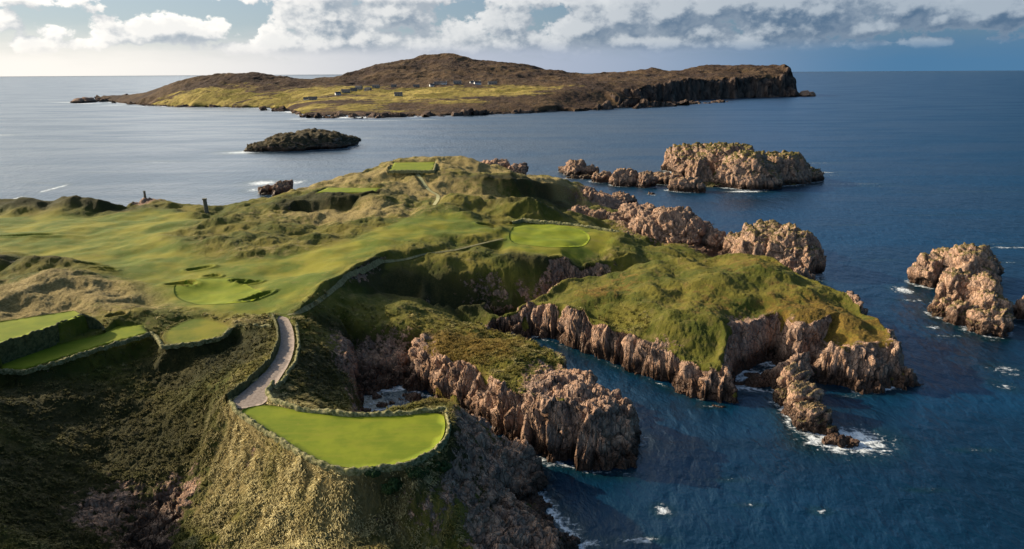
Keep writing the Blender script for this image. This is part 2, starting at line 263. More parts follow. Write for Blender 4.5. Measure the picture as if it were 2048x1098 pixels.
for p_, z_, e_ in PADS: PADM = np.maximum(PADM, raster(p_, .8))
def spots(lst):               # soft patches in plan
    yy, xx = np.meshgrid(GY0+np.arange(G0.shape[0])*ST, GX0+np.arange(G0.shape[1])*ST, indexing='ij'); o = np.zeros(G0.shape, np.float32)
    for px, py, z, rx, ry, v in lst:
        x, y, _ = P(px, py, z); o = np.maximum(o, v*np.exp(-(((xx-x)/rx)**2+((yy-y)/ry)**2)))
    return o
ROCKP = spots([(1130,770,8.5,9,10,1),(1200,810,8,8,10,1),(1080,735,8.5,4.5,4.5,.6),(1040,930,4,6,9,1),(1010,980,5,5,9,1),(1070,1060,4,8,9,1),(990,1060,5,5,8,.9),(220,1015,3.5,6,7,.75),(310,1050,1.5,5,10,.9),(360,1000,3,3,6,.8),
               (1600,690,6,2.5,5,1),(1578,712,3,4,4,1.2),(1550,745,1.5,7,6,1.5),(1630,690,6,5,4,1.3),(1610,665,8,3,3,1),(1530,760,1,6,6,1.4),(1545,670,6,5,5,1),(1490,680,6,4,5,1),(950,880,8,4,5,.9),(1240,850,5,8,10,1.2),(768,745,2,10,9,1.2),(770,780,1,10,8,1.2),(1220,405,3,15,20,1.2),(1510,690,4,7,5,1),(1650,740,3,5,4,1),(1740,740,3,6,4,1),(1810,730,3,4,5,1),(1300,730,3,6,4,.8),(1400,775,3,5,4,.8),(1350,460,3,24,24,1.2),(1440,490,3,14,14,1),(960,328,16,10,20,.4),(290,396,15,9,6,.8)])
GRASSP = spots([(428,850,8,4,9,1),(430,900,8,5,8,1.2),(470,870,11,6,6,1.2),(440,800,10,4,6,1),(700,1000,9,14,9,1),(560,960,9,9,12,1),(450,900,8,5,8,1),(640,700,12,14,22,.9),(440,720,10,16,14,1),(250,750,9,34,14,1),(100,850,8,26,22,1),(900,930,9,5,7,.6),(1000,380,13,50,26,1),(1050,415,13,26,12,1),(700,400,15,40,22,1),(850,560,10,32,10,.8),(1000,545,10,24,9,.6),(60,530,13,40,18,1),(650,610,14,10,24,1),(740,668,8,14,4.5,1.1),(1100,385,12,34,26,1),(1150,530,9,24,7,.5),(100,680,14,40,16,1),(100,410,14,90,12,1),(850,800,12,6,5,.9)])
DRYP = spots([(650,1000,9,15,10,1),(500,900,9,8,12,1),(120,580,15,40,14,.9),(700,430,13,30,16,.9),(930,340,18,60,30,.8),(1100,365,14,26,18,1),(700,360,17,60,26,.8),(590,340,16,60,30,.8),(560,500,14.5,20,10,.4),(480,540,13.5,18,8,.35),(850,370,18,30,24,.8),(1180,498,12.5,10,3,.6),(380,470,14,20,10,.4),(640,520,14.5,22,10,.3),(30,610,14.5,24,10,1),(960,385,15,18,14,.7),(500,645,13.5,8,3,.7)])
HEAP = spots([(1650,640,9,16,16,.95),(1500,540,11,18,14,.5),(1200,590,9,8,9,.8),(930,690,9,11,8,1.3),(870,675,9,8,7,1.1),(1420,610,10,12,12,.5),(1250,570,9,10,8,.5),(1760,680,8,9,10,.9),(1330,600,9.5,8,6,.4),(850,795,13,7,3,.7),(1030,370,16,24,14,.5)])
NOWARP = spots([(1500,680,5,9,11,1)])
SCRUB_SHADE = spots([(150,830,8,26,14,1),(60,950,9,22,14,1),(260,900,5,18,14,1),(400,740,9,18,10,1),(120,1040,5,18,12,1),(480,700,11,10,9,.9),(640,740,11,9,16,.9),(850,565,10,34,9,1),(740,560,12,14,10,.8),(1000,380,14,26,8,.9),(1100,388,11,18,9,.9),(1060,420,13,20,7,.9),(680,400,15,22,9,1.2),(600,408,15,12,8,1.1),(740,672,8,16,5,1),(60,530,13,30,7,.9),(60,412,14,60,8,.8),(180,412,14,40,8,.8),(920,930,9,6,8,.8),(790,1000,9,7,8,.7),(1120,540,9,22,5,.9),(880,312,22,24,8,.7),(930,335,19,18,10,.4)])  # dark scrub that also paints in the shade of slopes, dune faces and hollow
def base_h(x, y, fine=True):
    x = np.asarray(x, float); y = np.asarray(y, float)
    hd = bil(hard, GG, x, y); pm = bil(PADM, GG, x, y)
    # ribs and gullies along cliffs come from warping the plan
    w = hd*(1-pm)*(1-bil(NOWARP, GG, x, y))*(1-.8*bil(GRASSP, GG, x, y).clip(0, 1))
    wx = fbm2(x/7.5, y/7.5, 2, 21)*1.9+n2(x/2.3, y/2.3, 25)*.45; wy = fbm2(x/7.5+40, y/7.5, 2, 22)*1.9+n2(x/2.3+7, y/2.3, 26)*.45
    h = bil(GRID, GG, x+wx*w, y+wy*w)
    mo = np.clip(bil(MOWN, GG, x, y)+pm, 0, 1)
    r = np.hypot(x, y)
    amp = (1-mo)*(1-pm)
    far_ = sstep(100, 150, r)
    h = h+amp*(fbm2(x/14, y/14, 3, 31)*(.8+1.5*far_)*(1-.6*hd))+mo*(1-pm)*fbm2(x/17, y/17, 3, 35)*1.0
    if fine:
        t = fbm2(x/1.5, y/1.5, 3, 41, .6); tus = (1-np.abs(t)*2.)     # ridged: shaggy tussocks
        h = h+amp*(tus*(.30-.16*far_)*sstep(0, .5, h)+fbm2(x/4.5, y/4.5, 3, 44)*(.45-.1*far_))
    for bx, by, ln_, wd, dp, tn in BUNW:
        i = np.nonzero((np.abs(x-bx) < ln_*2) & (np.abs(y-by) < ln_*2))[0] if x.ndim else []
        if len(i):
            dx = x[i]-bx; dy = y[i]-by; c, s = math.cos(tn), math.sin(tn); u = (dx*c+dy*s)/(ln_/2); v = (-dx*s+dy*c)/(wd/2)
            q = np.sqrt(u*u+v*v); h[i] = h[i]-dp*(1-sstep(.75, 1.1, q))*(1+.15*np.clip(v, -1, 1))+.35*np.exp(-((q-1.3)/.25)**2)
    for p_, z_, e_ in PADS:
        i = near_idx(x, y, p_, 3)
        if len(i):
            s = sdist(p_, x[i], y[i]); k = 1-sstep(.05, e_+.05, s); h[i] = h[i]*(1-k)+(z_-.08)*k
    for pl, wd in ((PATH2, .7), (PATH3, 1.3)):
        q = np.array(pl); i = near_idx(x, y, q, 5)
        if len(i):
            s = pl_dist(pl, x[i], y[i]); k = 1-sstep(wd*.8, wd*2, s)
            h[i] = h[i]*(1-k)+bil(GRID, GG, x[i], y[i])*k
    return h
# ------------------------------------------------------------------ mesh helpers
def mesh_np(name, V, F, mat=None, attrs=None, smooth=True):
    me = bpy.data.meshes.new(name); me.vertices.add(len(V)); me.vertices.foreach_set('co', np.asarray(V, np.float32).ravel())
    F = np.asarray(F, np.int32); n = F.shape[1]; me.loops.add(F.size); me.loops.foreach_set('vertex_index', F.ravel())
    me.polygons.add(len(F)); me.polygons.foreach_set('loop_start', np.arange(0, F.size, n, dtype=np.int32)); me.polygons.foreach_set('loop_total', np.full(len(F), n, np.int32))
    me.polygons.foreach_set('use_smooth', np.full(len(F), smooth, bool))
    for k, v in (attrs or {}).items():
        a = me.attributes.new(k, 'FLOAT_COLOR', 'POINT'); a.data.foreach_set('color', np.asarray(v, np.float32).ravel())
    me.update(); me.validate()
    if mat: me.materials.append(mat)
    return me
def obj(name, me, parent=None, loc=None, **pr):
    o = bpy.data.objects.new(name, me); C.objects.link(o)
    if parent: o.parent = parent
    if loc is not None: o.location = loc
    for k, v in pr.items(): o[k] = v
    return o
def grid_faces(nr, nc, keep=None):
    i = np.arange(nr*nc).reshape(nr, nc); f = np.stack([i[:-1, :-1], i[:-1, 1:], i[1:, 1:], i[1:, :-1]], -1).reshape(-1, 4)
    return f if keep is None else f[keep.reshape(-1)]
def compact(V, F, A):
    u = np.unique(F); m = np.full(len(V), -1, np.int64); m[u] = np.arange(len(u)); return V[u], m[F], {k: v[u] for k, v in A.items()}
def normals(X, Y, Z):     # of a parametric grid
    a = np.stack([np.gradient(q, axis=1) for q in (X, Y, Z)], -1); b = np.stack([np.gradient(q, axis=0) for q in (X, Y, Z)], -1)
    n = np.cross(a, b); n /= np.linalg.norm(n, axis=-1, keepdims=True)+1e-9; n[n[..., 2] < 0] *= -1; return n
# ------------------------------------------------------------------ node helpers
class NT:
    def __init__(s, tree): s.t = tree
    def n(s, ty, **kw):
        o = s.t.nodes.new(ty)
        for k, v in kw.items():
            if k.startswith('_'): setattr(o, k[1:], v)
            else:
                key = int(k[1:]) if k[0] == 'i' and k[1:].isdigit() else k
                if isinstance(v, bpy.types.NodeSocket): s.t.links.new(v, o.inputs[key])
                else: o.inputs[key].default_value = v
        return o
    def m(s, op, a, b=0., c=0., clamp=False):
        o = s.t.nodes.new('ShaderNodeMath'); o.operation = op; o.use_clamp = clamp
        for i, v in enumerate((a, b, c)):
            if isinstance(v, bpy.types.NodeSocket): s.t.links.new(v, o.inputs[i])
            else: o.inputs[i].default_value = v
        return o.outputs[0]
    def mix(s, f, a, b, mode='MIX'):
        o = s.t.nodes.new('ShaderNodeMix'); o.data_type = 'RGBA'; o.blend_type = mode; o.clamp_factor = True
        for i, v in ((0, f), (6, a), (7, b)):
            if isinstance(v, bpy.types.NodeSocket): s.t.links.new(v, o.inputs[i])
            else: o.inputs[i].default_value = v if i == 0 else (tuple(v)+(1,))[:4]
        return o.outputs[2]
    def ramp(s, x, a, b, lo=0., hi=1.):
        o = s.t.nodes.new('ShaderNodeMapRange'); o.interpolation_type = 'SMOOTHSTEP'; o.clamp = True
        for i, v in enumerate((x, a, b, lo, hi)):
            if isinstance(v, bpy.types.NodeSocket): s.t.links.new(v, o.inputs[i])
            else: o.inputs[i].default_value = v
        return o.outputs[0]
    def noise(s, vec, sc, det=3., rough=.55, dist=0.):
        return s.n('ShaderNodeTexNoise', Vector=vec, Scale=sc, Detail=det, Roughness=rough, Distortion=dist).outputs[0]
    def scale(s, vec, v):
        return s.n('ShaderNodeVectorMath', _operation='MULTIPLY', i0=vec, i1=v).outputs[0]
def material(name):
    m = bpy.data.materials.new(name); m.use_nodes = True; t = m.node_tree; t.nodes.clear(); k = NT(t)
    out = t.nodes.new('ShaderNodeOutputMaterial'); b = t.nodes.new('ShaderNodeBsdfPrincipled'); t.links.new(b.outputs[0], out.inputs[0])
    return m, k, b
def rock_color(k, pos, z):
    """banded, jointed pink-brown granite"""
    pos = k.n('ShaderNodeMapping', Vector=pos, Rotation=(0, .34, .64)).outputs[0]
    a = k.noise(pos, .35, 4, .6); b = k.noise(k.scale(pos, (1, 1, .25)), 1.0, 5, .65); c = k.noise(pos, 6., 4, .6)
    col = k.mix(k.ramp(a, .35, .68), (.46, .275, .175), (.27, .185, .14))
    col = k.mix(k.ramp(b, .48, .72), col, (.59, .395, .265))
    col = k.mix(k.ramp(b, .5, .25), col, (.13, .09, .07))
    col = k.mix(k.m('MULTIPLY', k.ramp(c, .55, .8), .6), col, (.50, .42, .35))
    col = k.mix(k.m('MULTIPLY', k.ramp(k.noise(pos, 1.1, 5, .65), .58, .66), .55), col, (.08, .065, .05))
    wet = k.ramp(k.m('ADD', z, k.m('MULTIPLY', a, -1.6)), 2.6, .6)
    col = k.mix(wet, col, (.035, .026, .02)); 
    ring = k.m('MULTIPLY', k.ramp(k.m('ADD', z, k.m('MULTIPLY', a, -1.6)), 3.2, 1.6), .45)
    col = k.mix(ring, col, (.16, .085, .05))
    return col, wet
def rock_bump(k, pos, st=1.):
    v = k.n('ShaderNodeTexVoronoi', _feature='DISTANCE_TO_EDGE', Vector=k.scale(pos, (1, 1, .45)), Scale=1.15).outputs[0]
    h = k.m('ADD', k.m('MULTIPLY', k.ramp(v, 0, .10), .45), k.m('MULTIPLY', k.noise(pos, 1.3, 8, .62), .8))
    return h
def attr(k, name):
    a = k.n('ShaderNodeAttribute', _attribute_name=name); s = k.n('ShaderNodeSeparateColor', Color=a.outputs['Color'])
    return s.outputs[0], s.outputs[1], s.outputs[2], a.outputs['Alpha']
def grass_color(k, pos, mown, dry, hea, big=1.):
    n1 = k.noise(pos, .09, 4, .6); n2_ = k.noise(pos, .45, 5, .65); n3_ = k.noise(pos, 2.4, 5, .7); n4 = k.noise(pos, 8., 4, .7)
    col = k.mix(k.ramp(n1, .36, .66), (.078, .090, .010), (.18, .155, .024))
    col = k.mix(k.m('MULTIPLY', k.ramp(n2_, .5, .72), .75), col, (.19, .155, .05))
    col = k.mix(k.m('MULTIPLY', k.ramp(n2_, .46, .3), .6), col, (.035, .048, .010))
    dr = k.ramp(k.m('ADD', dry, k.m('MULTIPLY', k.m('SUBTRACT', n2_, .5), 1.6)), .25, .8)
    col = k.mix(dr, col, k.mix(k.ramp(n3_, .35, .68), (.22, .165, .055), (.38, .30, .125)))
    he = k.ramp(k.m('ADD', hea, k.m('MULTIPLY', k.m('SUBTRACT', n2_, .5), 2.2)), .35, .85)
    col = k.mix(k.m('MULTIPLY', he, .85), col, k.mix(k.ramp(n3_, .4, .6), (.13, .075, .016), (.23, .145, .025)))
    mo_c = k.mix(k.ramp(n1, .38, .64), (.092, .128, .008), (.205, .195, .014)); mo_c = k.mix(k.m('MULTIPLY', k.ramp(n2_, .52, .75), .55), mo_c, (.21, .17, .035))
    col = k.mix(k.m('MULTIPLY', mown, .92), col, mo_c)
    v = k.m('MULTIPLY_ADD', k.m('SUBTRACT', n3_, .5), .7, k.m('MULTIPLY_ADD', k.m('SUBTRACT', n4, .5), .6, 1.))
    v = k.m('MAXIMUM', v, .45)
    vv = k.n('ShaderNodeCombineColor', Red=v, Green=v, Blue=v).outputs[0]
    rough_ = k.m('SUBTRACT', 1., k.m('MULTIPLY', mown, .7))
    return k.mix(rough_, col, k.mix(1., col, vv, 'MULTIPLY')), n3_, n4
def terrain_mat(name):
    m, k, b = material(name); rock, msc, dry, hea = attr(k, 'cover'); mown = k.m('MAXIMUM', msc, 0.); scr_shade = k.m('MAXIMUM', k.m('MULTIPLY', msc, -1.), 0.)
    geo = k.n('ShaderNodeNewGeometry'); pos = geo.outputs['Position']; z = k.n('ShaderNodeSeparateXYZ', Vector=pos).outputs[2]
    gc, g3, g4 = grass_color(k, pos, mown, dry, hea); gc = k.mix(k.m('MULTIPLY', k.ramp(k.m('ADD', scr_shade, k.m('MULTIPLY', k.m('SUBTRACT', g3, .5), .8)), .25, .85), .85), gc, k.mix(k.ramp(g3, .4, .65), (.018, .021, .007), (.052, .046, .016))); rc, wet = rock_color(k, pos, z)  # scrub patches go near black in colour, standing in for shade
    rk = k.ramp(k.m('ADD', rock, k.m('MULTIPLY', k.m('SUBTRACT', k.noise(pos, .8, 6, .75), .5), 1.7)), .40, .56)
    t = k.t; t.links.new(k.mix(rk, gc, rc), b.inputs['Base Color'])
    gh = k.m('ADD', k.m('MULTIPLY', g3, .5), k.m('MULTIPLY', k.noise(k.scale(pos, (1, 1, .4)), 5.5, 5, .75), .45))
    gh = k.m('MULTIPLY', gh, k.m('SUBTRACT', 1., k.m('MULTIPLY', mown, .75)))
    hh = k.mix(rk, k.n('ShaderNodeCombineColor', Red=gh, Green=gh, Blue=gh).outputs[0], k.n('ShaderNodeCombineColor', Red=(r := rock_bump(k, pos)), Green=r, Blue=r).outputs[0])
    bp = k.n('ShaderNodeBump', Strength=1., Distance=.75, Height=hh); t.links.new(bp.outputs[0], b.inputs['Normal'])
    rg = k.m('SUBTRACT', .92, k.m('MULTIPLY', k.m('MULTIPLY', wet, rk), .5)); t.links.new(rg, b.inputs['Roughness']); b.inputs['Specular IOR Level'].default_value = .2
    return m
M_TERR = terrain_mat('turf_and_rock')
def rock_mat(name, green=.5, g1=(.10, .095, .02), g2=(.20, .16, .05), th=(.55, .9)):
    m, k, b = material(name); geo = k.n('ShaderNodeNewGeometry'); pos = geo.outputs['Position']; z = k.n('ShaderNodeSeparateXYZ', Vector=pos).outputs[2]
    rc, wet = rock_color(k, pos, z); up = k.n('ShaderNodeSeparateXYZ', Vector=geo.outputs['Normal']).outputs[2]
    top = attr(k, 'cover')[0]
    gr = k.m('MULTIPLY', k.ramp(k.m('ADD', up, k.m('MULTIPLY', k.m('SUBTRACT', k.noise(pos, .7, 5, .7), .5), 1.2)), *th), k.m('MULTIPLY', top, green))
    col = k.mix(gr, rc, k.mix(k.noise(pos, 1.5, 4), g1, g2))
    k.t.links.new(col, b.inputs['Base Color'])
    bp = k.n('ShaderNodeBump', Strength=1., Distance=.7, Height=rock_bump(k, pos)); k.t.links.new(bp.outputs[0], b.inputs['Normal'])
    k.t.links.new(k.m('SUBTRACT', .9, k.m('MULTIPLY', wet, .5)), b.inputs['Roughness']); b.inputs['Specular IOR Level'].default_value = .25
    return m
M_ROCK = rock_mat('granite', .75); M_ROCKG = rock_mat('granite_with_turf', 1.); M_HEATH = rock_mat('dark_heath_rock', 1., (.028, .03, .012), (.075, .065, .025), (-.2, .35))
def plain(name, c1, c2, sc=3., bump=.3, dist=.05, rough=.9):
    m, k, b = material(name); pos = k.n('ShaderNodeNewGeometry').outputs['Position']
    n = k.noise(pos, sc, 5, .65); k.t.links.new(k.mix(k.ramp(n, .35, .65), c1, c2), b.inputs['Base Color']); b.inputs['Roughness'].default_value = rough; b.inputs['Specular IOR Level'].default_value = .2
    bp = k.n('ShaderNodeBump', Strength=bump, Distance=dist, Height=n); k.t.links.new(bp.outputs[0], b.inputs['Normal']); return m
def green_mat():
    m, k, b = material('close_mown_turf'); pos = k.n('ShaderNodeNewGeometry').outputs['Position']
    n = k.noise(pos, .25, 5, .6); n_ = k.noise(k.scale(pos, (.35, 2.2, 1)), .5, 4, .6)
    c = k.mix(k.ramp(n, .35, .68), (.125, .170, .009), (.19, .225, .013)); c = k.mix(k.m('MULTIPLY', k.ramp(n_, .45, .7), .45), c, (.20, .205, .018))
    c = k.mix(k.m('MULTIPLY', k.ramp(k.noise(pos, 1.4, 6, .7), .56, .74), .5), c, (.20, .19, .03)); c = k.mix(k.m('MULTIPLY', k.ramp(k.noise(pos, 3.5, 5, .7), .6, .8), .5), c, (.07, .12, .006))
    k.t.links.new(c, b.inputs['Base Color']); b.inputs['Roughness'].default_value = .9; b.inputs['Specular IOR Level'].default_value = .15
    bp = k.n('ShaderNodeBump', Strength=.25, Distance=.05, Height=k.noise(pos, 4, 4)); k.t.links.new(bp.outputs[0], b.inputs['Normal']); return m
M_GREEN = green_mat()
M_PATH = plain('compacted_gravel', (.19, .15, .125), (.29, .24, .205), 2.5, .6, .08)
M_TRACK = plain('worn_turf_track', (.15, .14, .06), (.27, .25, .12), 1.2, .5, .1)
M_STONE = plain('dry_stone', (.11, .10, .07), (.26, .24, .18), 3.5, 1., .15)
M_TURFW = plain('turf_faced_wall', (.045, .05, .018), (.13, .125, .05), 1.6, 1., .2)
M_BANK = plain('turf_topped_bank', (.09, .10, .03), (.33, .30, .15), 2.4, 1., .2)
# ------------------------------------------------------------------ main land
nc, nr = 1750, 960
th = np.linspace(math.radians(-55), math.radians(46), nc); rr = np.geomspace(43, 398, nr)
TH, RR = np.meshgrid(th, rr); X = RR*np.sin(TH); Y = RR*np.cos(TH)
def cover(x, y, slope, h):
    n = fbm2(x/5, y/5, 3, 61)
    rock = sstep(.85, 1.45, slope+n*.4)*(1-bil(GRASSP, GG, x, y).clip(0, 1)*.95); rock = np.maximum(rock, bil(ROCKP, GG, x, y)*.92); rock = np.maximum(rock, sstep(2.2, .6, h+n*.6))
    pm = bil(PADM, GG, x, y); rock = rock*(1-pm)
    mo = np.clip(bil(MOWN, GG, x, y)+pm, 0, 1)*(1-sstep(.55, 1.0, slope))
    return np.stack([np.clip(rock, 0, 1), mo-bil(SCRUB_SHADE, GG, x, y).clip(0, 1)*(1-mo), bil(DRYP, GG, x, y).clip(0, 1), bil(HEAP, GG, x, y).clip(0, 1)], -1)  # negative mown channel carries the scrub with its painted shade
def build_land(X, Y, name, **pr):
    Z = base_h(X.ravel(), Y.ravel()).reshape(X.shape)
    e = 1.; x = X.ravel(); y = Y.ravel()
    gyc = (bil(GRID, GG, x, y+e)-bil(GRID, GG, x, y-e))/2; gxc = (bil(GRID, GG, x+e, y)-bil(GRID, GG, x-e, y))/2
    slope = np.hypot(gxc, gyc)
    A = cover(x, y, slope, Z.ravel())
    V = np.stack([x, y, Z.ravel()], -1)
    m = np.nonzero((A[:, 0] > .35) & (V[:, 2] > -3))[0]
    N = normals(blur(X, 1.), blur(Y, 1.), blur(Z, 1.5)).reshape(-1, 3)
    k = sstep(.35, .8, A[m, 0]); pm = bil(PADM, GG, x[m], y[m])
    st_ = sstep(.9, 1.7, slope[m]); V[m] += N[m]*((rocky(tilt(V[m]), (3.0, 2.2, 6.5), 1.35)*st_+rocky(V[m], (3.1, 2.5, 2.2), .85, 2)*(1-st_))*k*(1-pm)*(1-.6*bil(NOWARP, GG, x[m], y[m])))[:, None]
    hz = V[:, 2].reshape(X.shape); keep = np.maximum(np.maximum(hz[:-1, :-1], hz[1:, 1:]), np.maximum(hz[1:, :-1], hz[:-1, 1:])) > -1.5
    F = grid_faces(*X.shape, keep); V, F, D = compact(V, F, {'cover': A})
    return obj(name, mesh_np(name, V, F, M_TERR, D), **pr), Z
terrain, ZT = build_land(X, Y, 'terrain', kind='structure')
print('terrain', time.time()-T0, len(terrain.data.vertices))
def ground(x, y): return float(base_h(np.array([x, x]), np.array([y, y]), False)[0])
# ------------------------------------------------------------------ mown sheets and paths
def sheet(name, pl, off, mat, step=1., z=None, **pr):
    lo = pl.min(0); hi = pl.max(0); n = max(8, int((hi-lo).max()/step))
    edge = []
    for a, b in zip(pl, np.roll(pl, -1, 0)):
        k_ = max(1, int(np.hypot(*(b-a))/(step*.6)))
        for i in range(k_): edge.append(a+(b-a)*i/k_)
    edge = np.array(edge); ne = len(edge)
    gx_, gy_ = np.meshgrid(np.arange(lo[0], hi[0], step), np.arange(lo[1], hi[1], step)); gx_ = gx_.ravel(); gy_ = gy_.ravel()
    ins = sdist(pl, gx_, gy_) < -step*.35; pts = np.concatenate([edge, np.stack([gx_[ins], gy_[ins]], -1)])
    out = geometry.delaunay_2d_cdt([Vector(p) for p in pts], [], [list(range(ne))], 1, 1e-4)
    V = np.array([tuple(v) for v in out[0]]); F = [f for f in out[2]]
    zz = base_h(V[:, 0].copy(), V[:, 1].copy()) + off if z is None else np.full(len(V), z)
    # the rim turns down into the ground so the sheet has an edge
    me = bpy.data.meshes.new(name); vs = np.concatenate([V, zz[:, None]], 1); bmv = [tuple(v) for v in vs]
    rim = list(range(ne)); nb = len(bmv); bmv += [(vs[i][0], vs[i][1], vs[i][2]-(.12 if z is None else .35)) for i in rim]
    F += [(rim[i], nb+i, nb+(i+1) % ne, rim[(i+1) % ne]) for i in range(ne)]
    me.from_pydata(bmv, [], F); me.materials.append(mat); me.polygons.foreach_set('use_smooth', [True]*len(me.polygons)); me.update()
    return obj(name, me, **pr)
def shrink(p, d):
    c = p.mean(0); return c+(p-c)*(1-d/np.linalg.norm(p-c, axis=1))[:, None]
sheet('tee', shrink(TEE_P, .35), .02, M_GREEN, 1., 14., kind='structure')
sheet('tee', shrink(UT, .3), .02, M_GREEN, 1., 16.6, kind='structure')
sheet('tee', LT, .02, M_GREEN, 1., 13.0, kind='structure')
sheet('tee', shrink(FT, .5), .02, M_GREEN, 1., 21.2, kind='structure')
sheet('tee', shrink(ST2, .5), .02, M_GREEN, 1., 17.42, kind='structure')
sheet('putting_green', G1P, .07, M_GREEN, .8, kind='structure')
sheet('putting_green', G2P, .07, M_GREEN, .8, kind='structure')
sheet('path', PATHP, .02, M_PATH, .8, 13.97, kind='structure')
def strip(name, pl, w, mat, off=.07, **pr):
    p = np.array(pl); d = np.r_[0, np.cumsum(np.hypot(*np.diff(p, axis=0).T))]; s = np.arange(0, d[-1], .6)
    q = np.stack([np.interp(s, d, p[:, 0]), np.interp(s, d, p[:, 1])], -1)
    for _ in range(6): q[1:-1] = (q[:-2]+2*q[1:-1]+q[2:])/4
    t = np.gradient(q, axis=0); t /= np.linalg.norm(t, axis=1)[:, None]; nn = np.stack([-t[:, 1], t[:, 0]], -1)
    ww = w*(1+.25*n2(s/2., s*0, 5)); off_ = np.array([-.5, -.25, 0, .25, .5])
    V = (q[:, None, :]+nn[:, None, :]*(off_[None, :, None]*ww[:, None, None])).reshape(-1, 2)
    z = base_h(V[:, 0].copy(), V[:, 1].copy(), True)+off
    return obj(name, mesh_np(name, np.c_[V, z], grid_faces(len(s), 5), mat), **pr)
strip('footpath', PATH2, .75, M_TRACK, .1, kind='structure')
strip('footpath', PATH3, 1.3, plain('pale_mown_track', (.30, .29, .13), (.42, .40, .20), 1.2), .12, kind='structure')
# ------------------------------------------------------------------ walls / kerb banks
def wall(name, pts, width, height, mat, label, cat, closed=False, sink=.5, seed=0, face=0., zs=None):
    p = np.array([P(*q) for q in pts]) if zs is None else np.array(pts)
    if closed: p = np.vstack([p, p[:1]])
    d = np.r_[0, np.cumsum(np.hypot(*np.diff(p[:, :2], axis=0).T))]; s = np.arange(0, d[-1]+.01, .22)
    q = np.stack([np.interp(s, d, p[:, i]) for i in range(3)], -1)
    for _ in range(3): q[1:-1] = (q[:-2]+2*q[1:-1]+q[2:])/4
    t = np.gradient(q[:, :2], axis=0); t /= np.linalg.norm(t, axis=1)[:, None]+1e-9; nn = np.stack([-t[:, 1], t[:, 0]], -1)
    prof = [(-.5-face, -sink), (-.52-face*.5, 0), (-.5, .55*1), (-.36, .9), (0, 1.), (.36, .9), (.5, .55), (.52, 0), (.52, -sink)]
    V = []
    for a, b in prof: V.append(np.c_[q[:, :2]+nn*(a*width), q[:, 2]+(b*height if b >= 0 else b)])
    V = np.stack(V, 1); sh = V.shape[:2]; V = V.reshape(-1, 3)
    f1, e, c = worley(V[:, 0]/.45, V[:, 1]/.45, V[:, 2]/.35, 3+seed)
    j = np.stack([n3(V[:, 0]/.6, V[:, 1]/.6, V[:, 2]/.6, 9+seed+i) for i in range(3)], -1)*.16; V = V+j; V[:, 2] += (c-.5)*.26+n2(V[:, 0]/1.7, V[:, 1]/1.7, 4)*.2
    F = grid_faces(*sh); cap = []
    me = mesh_np(name, V, F, mat); return obj(name, me, label=label, category=cat)
wall('kerb_wall', [(458,797,14),(470,818,14),(500,841,14),(550,873,14),(600,906,14),(650,931,14),(700,942,14),(750,938,14)], .45, .3, M_BANK, 'low stone and turf kerb along the sunlit left front of the nearest tee', 'wall')
wall('kerb_wall', [(750,938,14),(820,927,14),(864,906,14),(892,880,14),(899,850,14),(892,820,14)], .45, .4, M_BANK, 'grey stone kerb curving round the seaward right end of the nearest tee', 'wall', seed=1)
wall('turf_bank', [(892,820,14),(800,830,14),(700,832,14),(600,821,14),(545,802,14),(534,785,14),(548,768,14)], .6, .6, M_BANK, 'pale grass topped bank closing the back of the nearest tee', 'bank', seed=2)
wall('turf_bank', [(592,640,13.9),(598,690,13.9),(590,724,13.9),(566,760,13.9),(548,778,13.9)], .45, .22, M_BANK, 'low green edging along the right side of the curved gravel path', 'bank', seed=3)
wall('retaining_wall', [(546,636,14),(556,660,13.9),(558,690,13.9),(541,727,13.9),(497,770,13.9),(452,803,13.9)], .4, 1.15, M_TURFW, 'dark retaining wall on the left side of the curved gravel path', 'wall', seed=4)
wall('kerb_wall', [(-120,744,13),(0,741,13),(50,744,13),(130,719,13),(220,690,13),(302,668,13)], .45, .3, M_BANK, 'pale stone kerb along the outer edge of the long lower tee at left', 'wall', seed=5)
wall('kerb_wall', [(302,667,13),(312,672,13),(325,692,13),(385,688,13),(440,677,13),(466,655,13.2),(478,650,13.4),(545,653,14)], .55, .3, M_BANK, 'lumpy kerb rounding the small apron between lower tee and gravel path', 'wall', seed=6)
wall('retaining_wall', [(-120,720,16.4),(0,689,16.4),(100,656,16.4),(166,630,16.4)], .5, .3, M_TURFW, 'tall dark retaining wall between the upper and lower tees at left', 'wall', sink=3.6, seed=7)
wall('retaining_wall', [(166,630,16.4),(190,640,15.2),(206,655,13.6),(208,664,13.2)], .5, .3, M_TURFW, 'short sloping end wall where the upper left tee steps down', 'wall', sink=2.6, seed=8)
wall('turf_bank', [(775,344,21),(868,344,21),(874,322,21.3),(786,322,21.2)], 1., .8, M_BANK, 'turf bank framing the small far tee on the highest dune', 'bank', seed=9)
wall('turf_bank', [(1022,447,14),(1045,441,13.9),(1130,449,13.5),(1190,457,13),(1240,466,12.4)], 1.2, .7, M_BANK, 'low turf bank behind the far seaside putting green', 'bank', seed=10)
